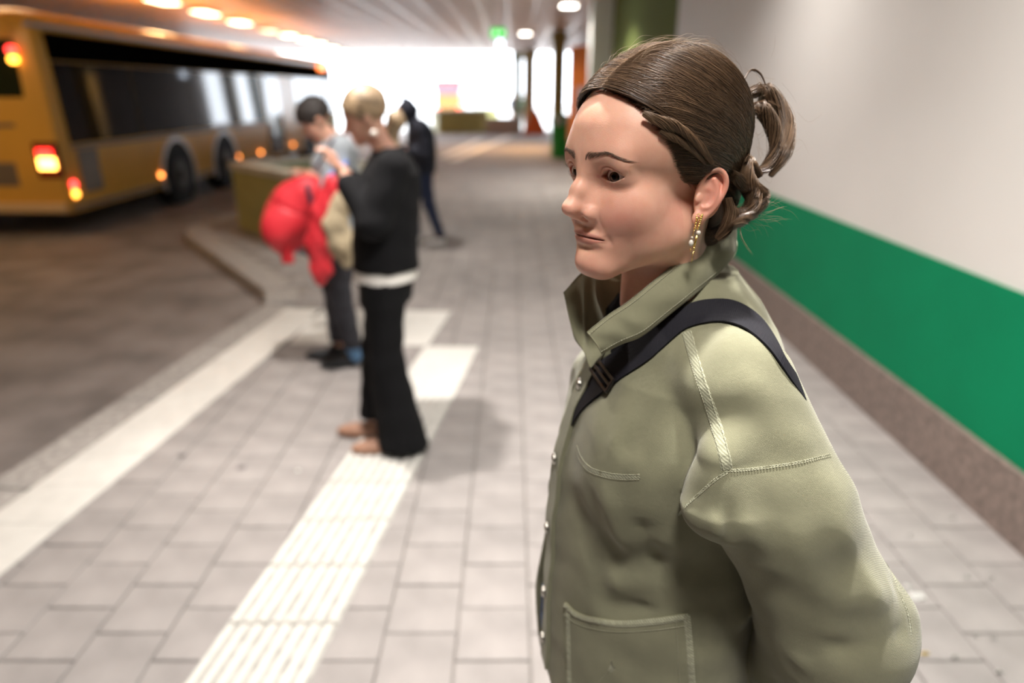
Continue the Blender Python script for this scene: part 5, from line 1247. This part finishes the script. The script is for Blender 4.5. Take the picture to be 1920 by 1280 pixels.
# ---- woman in black
w1 = empty('person', (-.60, 3.12, 0)); tag(w1, 'blond woman in black jacket and flared black trousers looking down at a phone', 'person')
T1 = place((-.60, 3.12), math.radians(188))
hc = (0, .045, 1.600); hf = head_fn(hc, math.radians(24), 1.0)
AL = [(-.165, -.07, 1.395), (-.225, .02, 1.175), (-.085, .150, 1.375)]; AR = [(.165, -.07, 1.395), (.22, .03, 1.175), (.065, .165, 1.365)]
def b1(p):
    d = hf(p); d = smin(d, scone(p, (0, .01, 1.56), (0, -.055, 1.44), .050, .056), .03)
    d = smin(d, torso_f(p, [(.88, .15, .10, .0), (1.05, .125, .09, .0), (1.25, .145, .10, -.03), (1.38, .15, .09, -.055), (1.455, .07, .06, -.06)]), .03)
    for A in (AL, AR):
        d = smin(d, schain(p, A, [.048, .040, .030], .02), .02)
        d = smin(d, hand_fn(p, A[2], (-A[2][0]*.5, .25, .5), (0, -1, .4)), .012)
    for c_ in ([(-.085, .0, .86), (-.080, .015, .50), (-.075, -.01, .07)], [(.085, .0, .86), (.095, .055, .50), (.105, .10, .07)]): d = smin(d, schain(p, c_, [.080, .050, .034], .03), .03)
    return d
mk('body', b1, (-.32, -.22, .06), (.32, .34, 1.74), .007, M_SKIN, T1, w1)
def hair1(p):
    q = p-V3(*hc); ct, st = math.cos(math.radians(24)), math.sin(math.radians(24)); y = q[:, 1]*ct-q[:, 2]*st; z = q[:, 1]*st+q[:, 2]*ct; q = np.stack([q[:, 0], y, z], -1)
    d = sell(q, (0, -.024, .038), (.086, .104, .092)); d = smax(d, -sell(q, (0, .10, -.030), (.085, .100, .098)), .02); d = smax(d, -(z+.065), .02)
    d = smin(d, sell(p, (0, -.095, 1.585), (.045, .042, .044)), .012); d = smin(d, scone(p, (0, -.07, 1.53), (.01, -.085, 1.43), .035, .020), .03)
    return d+.0018*np.sin(70*z+40*np.abs(q[:, 0]))*np.sin(30*y)
mk('hair', hair1, (-.11, -.18, 1.38), (.11, .16, 1.76), .006, M_BLOND, T1, w1)
def jk1(p):
    d = torso_f(p, [(.935, .195, .155, -.01), (1.05, .190, .150, -.015), (1.25, .200, .150, -.035), (1.36, .195, .135, -.055), (1.41, .15, .105, -.06), (1.455, .085, .075, -.06), (1.475, .06, .06, -.06)])
    for A in (AL, AR): d = smin(d, schain(p, A[:2]+[(A[1][0]*.28+A[2][0]*.72, A[1][1]*.28+A[2][1]*.72, A[1][2]*.28+A[2][2]*.72)], [.078, .070, .055], .02), .03)
    return d+wr(p)
mk('jacket', jk1, (-.36, -.26, .91), (.36, .30, 1.52), .008, M_BLK2, T1, w1)
mk('shirt', lambda p: torso_f(p, [(.885, .188, .148, -.005), (.96, .180, .140, -.01)]), (-.22, -.2, .86), (.22, .2, .98), .007, mat('white_shirt', (.78, .76, .72), .8), T1, w1)
def tr1(p):
    d = torso_f(p, [(.78, .175, .125, .0), (.90, .172, .130, .0), (1.0, .15, .11, -.0)])
    for s, fx, fy, z0 in ((-1, -.075, -.045, .035), (1, .10, .06, .12)):
        d = smin(d, schain(p, [(s*.085, .0, .86), (s*.075+fx*.2, .03+fy*.3, .50), (fx, fy-.02, .10)], [.100, .082, .098], .03), .03); d = smin(d, scone(p, (fx, fy-.02, .14), (fx, fy-.03, z0+.06), .090, .108), .03)
    d = d+wr(p, 1.3)
    return smax(smax(d, .045-p[:, 2], .01), -np.maximum(p[:, 2]-.16, -(p[:, 0]-.02)), .01)*1.0
def tr1b(p):
    d = torso_f(p, [(.78, .175, .125, .0), (.90, .172, .130, .0), (1.0, .15, .11, -.0)])
    L = smax(schain(p, [(-.085, .0, .86), (-.080, .015, .50), (-.075, -.045, .02)], [.100, .082, .128], .03), .03-p[:, 2], .012)
    R = smax(schain(p, [(.085, .0, .86), (.095, .055, .50), (.105, .085, .10)], [.100, .080, .100], .03), .13-p[:, 2], .012)
    return smin(d, smin(L, R, .02), .03)+wr(p, 1.3)
mk('trousers', tr1b, (-.25, -.22, .0), (.26, .26, 1.02), .008, M_BLK2, T1, w1)
feet(T1, w1, ((-.075, .01, .05), (.105, .10, -.1)), mat('tan_leather', (.32, .17, .11), .6))
ph = tag(empty('mobile_phone', tuple(T1(np.array([[0, .215, 1.46]]))[0])), 'dark mobile phone held up by the blond woman in black', 'phone')
bm = bmesh.new(); c = T1(np.array([[0, .218, 1.450]]))[0]; R = Matrix.Rotation(math.radians(188-90), 4, 'Z') @ Matrix.Rotation(math.radians(-55), 4, 'X'); box(bm, c, (.072, .150, .009), .003, R=R); po = bm_obj('case', bm, mat('phone_case', (.05, .025, .025), .4), ph)
bm = bmesh.new(); box(bm, Vector(c)+R.to_3x3() @ Vector((0, 0, .0052)), (.066, .142, .001), 0, R=R); bm_obj('screen', bm, EM('phone_screen', (.5, .6, .8), .5), ph)
bm = bmesh.new(); bmesh.ops.create_icosphere(bm, subdivisions=2, radius=.014, matrix=Matrix.Translation(Vector(T1(np.array([[-.080, .00, 1.535]]))[0]))); bm_obj('earring', bm, M_PEARL if 'M_PEARL' in globals() else M_WHITE_T, w1)
# ---- man in the grey shirt
w2 = empty('person', (-1.08, 4.26, 0)); tag(w2, 'man in a grey T-shirt with short dark hair and bowed head', 'person')
T2 = place((-1.08, 4.26), math.radians(196))
hc2 = (0, .085, 1.545); ti2 = math.radians(38); hf2 = head_fn(hc2, ti2, 1.04)
BL = [(-.185, -.03, 1.39), (-.225, .04, 1.12), (-.13, .10, 1.21)]; BR = [(.185, -.03, 1.39), (.225, .06, 1.12), (.09, .15, 1.20)]
def b2(p):
    d = hf2(p); d = smin(d, scone(p, (0, .06, 1.48), (0, -.03, 1.40), .058, .065), .03)
    d = smin(d, torso_f(p, [(.88, .16, .11, .0), (1.1, .15, .10, .0), (1.3, .17, .11, -.0), (1.38, .17, .10, -.02), (1.43, .08, .07, -.03)]), .03)
    for A in (BL, BR):
        d = smin(d, schain(p, A, [.050, .042, .030], .02), .02); d = smin(d, hand_fn(p, A[2], (-A[2][0]*1.5, .15, .15), (0, -.3, 1)), .012)
    for c_ in ([(-.09, .0, .86), (-.085, .04, .50), (-.08, -.02, .07)], [(.09, .0, .86), (.09, .06, .50), (.09, .07, .07)]): d = smin(d, schain(p, c_, [.080, .050, .036], .03), .03)
    return d
mk('body', b2, (-.32, -.24, .06), (.32, .42, 1.68), .008, M_SKIN, T2, w2)
def hair2(p):
    q = p-V3(*hc2); ct, st = math.cos(ti2), math.sin(ti2); y = q[:, 1]*ct-q[:, 2]*st; z = q[:, 1]*st+q[:, 2]*ct
    q = np.stack([q[:, 0], y, z], -1); d = sell(q, (0, -.016, .038), (.084, .108, .096)); d = smax(d, -sell(q, (0, .105, -.045), (.09, .10, .092)), .012); d = smax(d, -sell(q, (0, .0, -.075), (.12, .13, .060)), .01)
    return d+.003*np.sin(90*z)*np.sin(80*y+60*q[:, 0])
mk('hair', hair2, (-.12, -.05, 1.38), (.12, .28, 1.70), .007, mat('dark_hair', (.018, .013, .011), .6), T2, w2)
M_GREYT = mat('grey_cotton', (.30, .33, .36), .9, bump=(200, .4, .002))
def ts2(p):
    d = torso_f(p, [(.90, .20, .14, .0), (1.1, .19, .135, .0), (1.3, .205, .14, -.005), (1.37, .20, .125, -.02), (1.415, .12, .095, -.03), (1.44, .07, .07, -.03)])
    for A in (BL, BR): d = smin(d, scone(p, A[0], (A[0][0]*.25+A[1][0]*.75, A[0][1]*.25+A[1][1]*.75, A[0][2]*.25+A[1][2]*.75), .082, .078), .04)
    return d+wr(p)
mk('shirt', ts2, (-.34, -.24, .87), (.34, .22, 1.52), .009, M_GREYT, T2, w2)
M_TR2 = mat('dark_trousers', (.035, .035, .045), .85, noise=(20, .4))
def tr2(p):
    d = torso_f(p, [(.78, .17, .13, .0), (.90, .178, .135, .0), (1.0, .16, .12, -.0)])
    L = schain(p, [(-.09, .0, .86), (-.085, .04, .50), (-.08, -.02, .12)], [.10, .075, .062], .03); R = schain(p, [(.09, .0, .86), (.09, .06, .50), (.09, .07, .12)], [.10, .075, .062], .03)
    return smax(smin(d, smin(L, R, .02), .03)+wr(p, 1.5), .13-p[:, 2], .01)
mk('trousers', tr2, (-.25, -.2, .1), (.26, .26, 1.02), .009, M_TR2, T2, w2)
feet(T2, w2, ((-.08, .0, .05), (.09, .09, -.1)), mat('black_trainer', (.02, .022, .026), .6))
mk('sock', lambda p: schain(p, [(-.08, -.02, .14), (-.08, -.02, .06)], [.050, .046], 0), (-.15, -.09, .0), (-.01, .05, .22), .007, mat('blue_sock', (.12, .25, .45), .8), T2, w2)
M_RED = mat('red_fabric', (.62, .022, .035), .55, noise=(5, .12), bump=(60, .4, .004)); M_NAVY = mat('navy_webbing', (.012, .012, .03), .7)
def dp(u, v, dY=4.0):
    return np.array(pixY(u, v, dY))
# backpack hanging from his forearm, its centre in the photograph at 545, 405
cb_ = dp(548, 402, 4.08)
def bp(p):
    q = p-cb_.astype(np.float32); an = math.radians(24); x = q[:, 0]*math.cos(an)-q[:, 2]*math.sin(an); z = q[:, 0]*math.sin(an)+q[:, 2]*math.cos(an); q2 = np.stack([x, q[:, 1], z], -1)
    d = sell(q2, (.0, 0, -.02), (.155, .13, .235)); d = smin(d, sell(q2, (.06, .0, .14), (.10, .10, .13)), .06); d = smin(d, sell(q2, (-.03, -.10, -.08), (.10, .06, .12)), .03)
    return d+.004*np.sin(26*x+9*z)*np.sin(22*z+11*q[:, 1])+.006*np.exp(-((np.abs(z-.05))/.008)**2)
P, Q, _ = sdf_mesh(bp, tuple(cb_-np.array([.30, .26, .36])), tuple(cb_+np.array([.30, .26, .36])), .009); e = raw_obj('backpack', P, Q, M_RED); tag(e, 'bulky red backpack hanging in front of the man in grey', 'backpack')
for a, b in (((575, 345), (590, 470)), ((560, 470), (580, 480))): tube('strap', catmull([dp(*a, 3.95), dp((a[0]+b[0])/2+8, (a[1]+b[1])/2, 3.93), dp(*b, 3.96)], 14), .014, M_NAVY, e, 8)
for u in (532, 543): tube('strap_end', catmull([dp(u+4, 450, 4.02), dp(u, 470, 4.0), dp(u+3, 493, 4.0)], 10), .020, M_RED, e, 8)
def cloth(name, pts, rad, m, lab, cat, flat, y0):
    c = [dp(u, v, y0) for u, v in pts]
    def f(p): return schain(p, c, rad, .03, ((0, 1, 0), flat))+.006*np.sin(60*p[:, 0]+20*p[:, 2])*np.sin(25*p[:, 2])
    a = np.array(c); P, Q, _ = sdf_mesh(f, tuple(a.min(0)-.16), tuple(a.max(0)+.16), .008); return tag(raw_obj(name, P, Q, m), lab, cat)
cloth('jacket', [(625, 345), (612, 400), (600, 455), (602, 505), (600, 525)], [.055, .085, .085, .060, .035], M_RED, 'red jacket draped over the forearm of the man in grey', 'jacket', 1.5, 3.90)
cloth('cloth_bag', [(652, 345), (638, 385), (628, 420), (640, 455), (650, 490)], [.03, .05, .07, .075, .04], mat('beige_canvas', (.42, .34, .22), .85, noise=(10, .3)), 'beige canvas bag between the red jacket and the woman in black', 'bag', 1.4, 3.86)
c = dp(632, 318, 4.0); ph = tag(empty('mobile_phone', tuple(c)), 'blue mobile phone in the hands of the man in grey', 'phone'); R = Matrix.Rotation(math.radians(100), 4, 'Z') @ Matrix.Rotation(math.radians(-35), 4, 'X')
bm = bmesh.new(); box(bm, c, (.075, .155, .010), .003, R=R); bm_obj('case', bm, mat('blue_case', (.05, .14, .75), .4), ph)
bm = bmesh.new(); box(bm, Vector(c)+R.to_3x3() @ Vector((0, 0, .0056)), (.068, .145, .001), 0, R=R); bm_obj('screen', bm, EM('phone_screen2', (.3, .5, 1), .8), ph)
# ---- hooded person
w3 = empty('person', (-1.02, 7.95, 0)); tag(w3, 'person in a dark navy hooded jacket walking beyond the woman in black', 'person')
T3 = place((-1.02, 7.95), math.radians(196)); hc3 = (0, .165, 1.50); hf3 = head_fn(hc3, .35, 1.0)
CL = [(-.18, .0, 1.33), (-.24, -.02, 1.06), (-.15, .18, 1.10)]; CR = [(.18, .0, 1.33), (.24, .0, 1.06), (.12, .2, 1.10)]
def b3(p):
    d = hf3(p); d = smin(d, scone(p, (0, .12, 1.45), (0, .02, 1.36), .055, .065), .03); d = smin(d, torso_f(p, [(.88, .15, .1, .0), (1.3, .16, .1, -.0), (1.38, .08, .07, .0)]), .03)
    for A in (CL, CR): d = smin(d, schain(p, A, [.048, .040, .030], .02), .02); d = smin(d, hand_fn(p, A[2], (-A[2][0]*.5, .4, .05), (0, -.3, 1)), .012)
    for c_ in ([(-.085, .0, .84), (-.08, -.05, .48), (-.07, -.17, .07)], [(.085, .0, .84), (.08, .10, .50), (.08, .10, .07)]): d = smin(d, schain(p, c_, [.075, .048, .036], .03), .03)
    return d
mk('body', b3, (-.32, -.2, .06), (.32, .40, 1.66), .011, M_SKIN, T3, w3)
M_NV = mat('navy_jacket', (.010, .013, .028), .8, bump=(60, .4, .004))
def jk3(p):
    d = torso_f(p, [(.84, .20, .15, .0), (1.1, .21, .16, -.01), (1.28, .215, .16, .0), (1.36, .18, .13, .02), (1.42, .10, .10, .05)])
    for A in (CL, CR): d = smin(d, schain(p, A[:2]+[tuple(np.array(A[1])*.2+np.array(A[2])*.8)], [.085, .075, .055], .02), .03)
    hd = sell(p, (0, .130, 1.50), (.115, .125, .130)); hd = smin(hd, scone(p, (0, .12, 1.58), (0, .175, 1.66), .06, .022), .03); hd = smax(hd, -sell(p, (0, .275, 1.475), (.072, .11, .095)), .01); d = smin(d, hd, .04)
    return d+wr(p, 1.5)
mk('hooded_jacket', jk3, (-.36, -.24, .8), (.36, .36, 1.72), .011, M_NV, T3, w3)
M_DN = mat('dark_denim', (.018, .030, .075), .85)
def tr3(p):
    d = torso_f(p, [(.76, .165, .12, .0), (.95, .165, .12, .0)]); L = schain(p, [(-.085, .0, .84), (-.08, -.05, .48), (-.07, -.17, .12)], [.095, .068, .055], .03); R = schain(p, [(.085, .0, .84), (.08, .10, .50), (.08, .10, .12)], [.095, .068, .055], .03)
    return smax(smin(d, smin(L, R, .02), .03)+wr(p), .10-p[:, 2], .01)
mk('trousers', tr3, (-.22, -.28, .07), (.24, .24, .98), .011, M_DN, T3, w3)
feet(T3, w3, ((-.07, -.16, .05), (.08, .12, 0)), mat('white_trainer', (.72, .72, .72), .6))
# ---- two people far off in the yard
def far_person(x, y, ang, lab, mtop, mleg, mhair, H=1.0):
    e = empty('person', (x, y, -.10)); tag(e, lab, 'person'); T0 = place((x, y), ang); T = lambda P: T0(P)+np.array([0, 0, -.10]); h_ = head_fn((0, .02, 1.58), .1)
    A = [[(s*.17, 0, 1.38), (s*.23, .0, 1.12), (s*.20, .12, .92)] for s in (-1, 1)]
    def b(p):
        d = h_(p); d = smin(d, scone(p, (0, .01, 1.52), (0, -.01, 1.42), .05, .06), .03); d = smin(d, torso_f(p, [(.88, .14, .1, .0), (1.38, .15, .1, -.0), (1.44, .07, .06, 0)]), .03)
        for a in A: d = smin(d, schain(p, a, [.045, .038, .028], .02), .02); d = smin(d, hand_fn(p, a[2], (0, .3, -.8), (0, 1, .2)), .012)
        for s in (-1, 1): d = smin(d, schain(p, [(s*.08, 0, .88), (s*.09, .02, .48), (s*.1, -.0, .08)], [.085, .055, .04], .03), .03)
        return d
    mk('body', b, (-.32, -.2, .05), (.32, .3, 1.72), .014, M_SKIN, T, e)
    def j(p):
        d = torso_f(p, [(.82, .19, .14, .0), (1.1, .18, .13, 0), (1.3, .195, .14, 0), (1.38, .17, .11, 0), (1.44, .08, .08, 0)])
        for a in A: d = smin(d, schain(p, a[:2]+[tuple(np.array(a[1])*.2+np.array(a[2])*.8)], [.075, .062, .05], .02), .03)
        return d
    mk('coat', j, (-.34, -.2, .78), (.34, .26, 1.5), .014, mtop, T, e)
    def t(p):
        d = torso_f(p, [(.76, .165, .12, .0), (.95, .165, .12, .0)]); return smax(smin(d, smin(*[schain(p, [(s*.085, .0, .84), (s*.09, .0, .48), (s*.1, .0, .10)], [.095, .068, .058], .03) for s in (-1, 1)], .02), .03), .08-p[:, 2], .01)
    mk('trousers', t, (-.22, -.2, .05), (.22, .2, .98), .014, mleg, T, e); feet(T, e, ((-.1, 0, 0), (.1, 0, 0)), M_BLK2)
    mk('hair', lambda p: smax(sell(p, (0, .0, 1.615), (.086, .104, .09)), -sell(p, (0, .12, 1.56), (.09, .10, .09)), .01), (-.11, -.14, 1.5), (.11, .14, 1.74), .014, mhair, T, e)
far_person(.06, 44.0, math.radians(250), 'distant person in dark clothes in the bright yard left of the grey column', M_NV, M_BLK2, mat('brown_hair_far', (.16, .07, .04), .6))
far_person(.72, 44.6, math.radians(90), 'distant person in a green coat standing behind the dark clothed one', mat('green_coat', (.02, .10, .07), .8), M_BLK2, mat('dark_hair_far', (.04, .03, .02), .6))
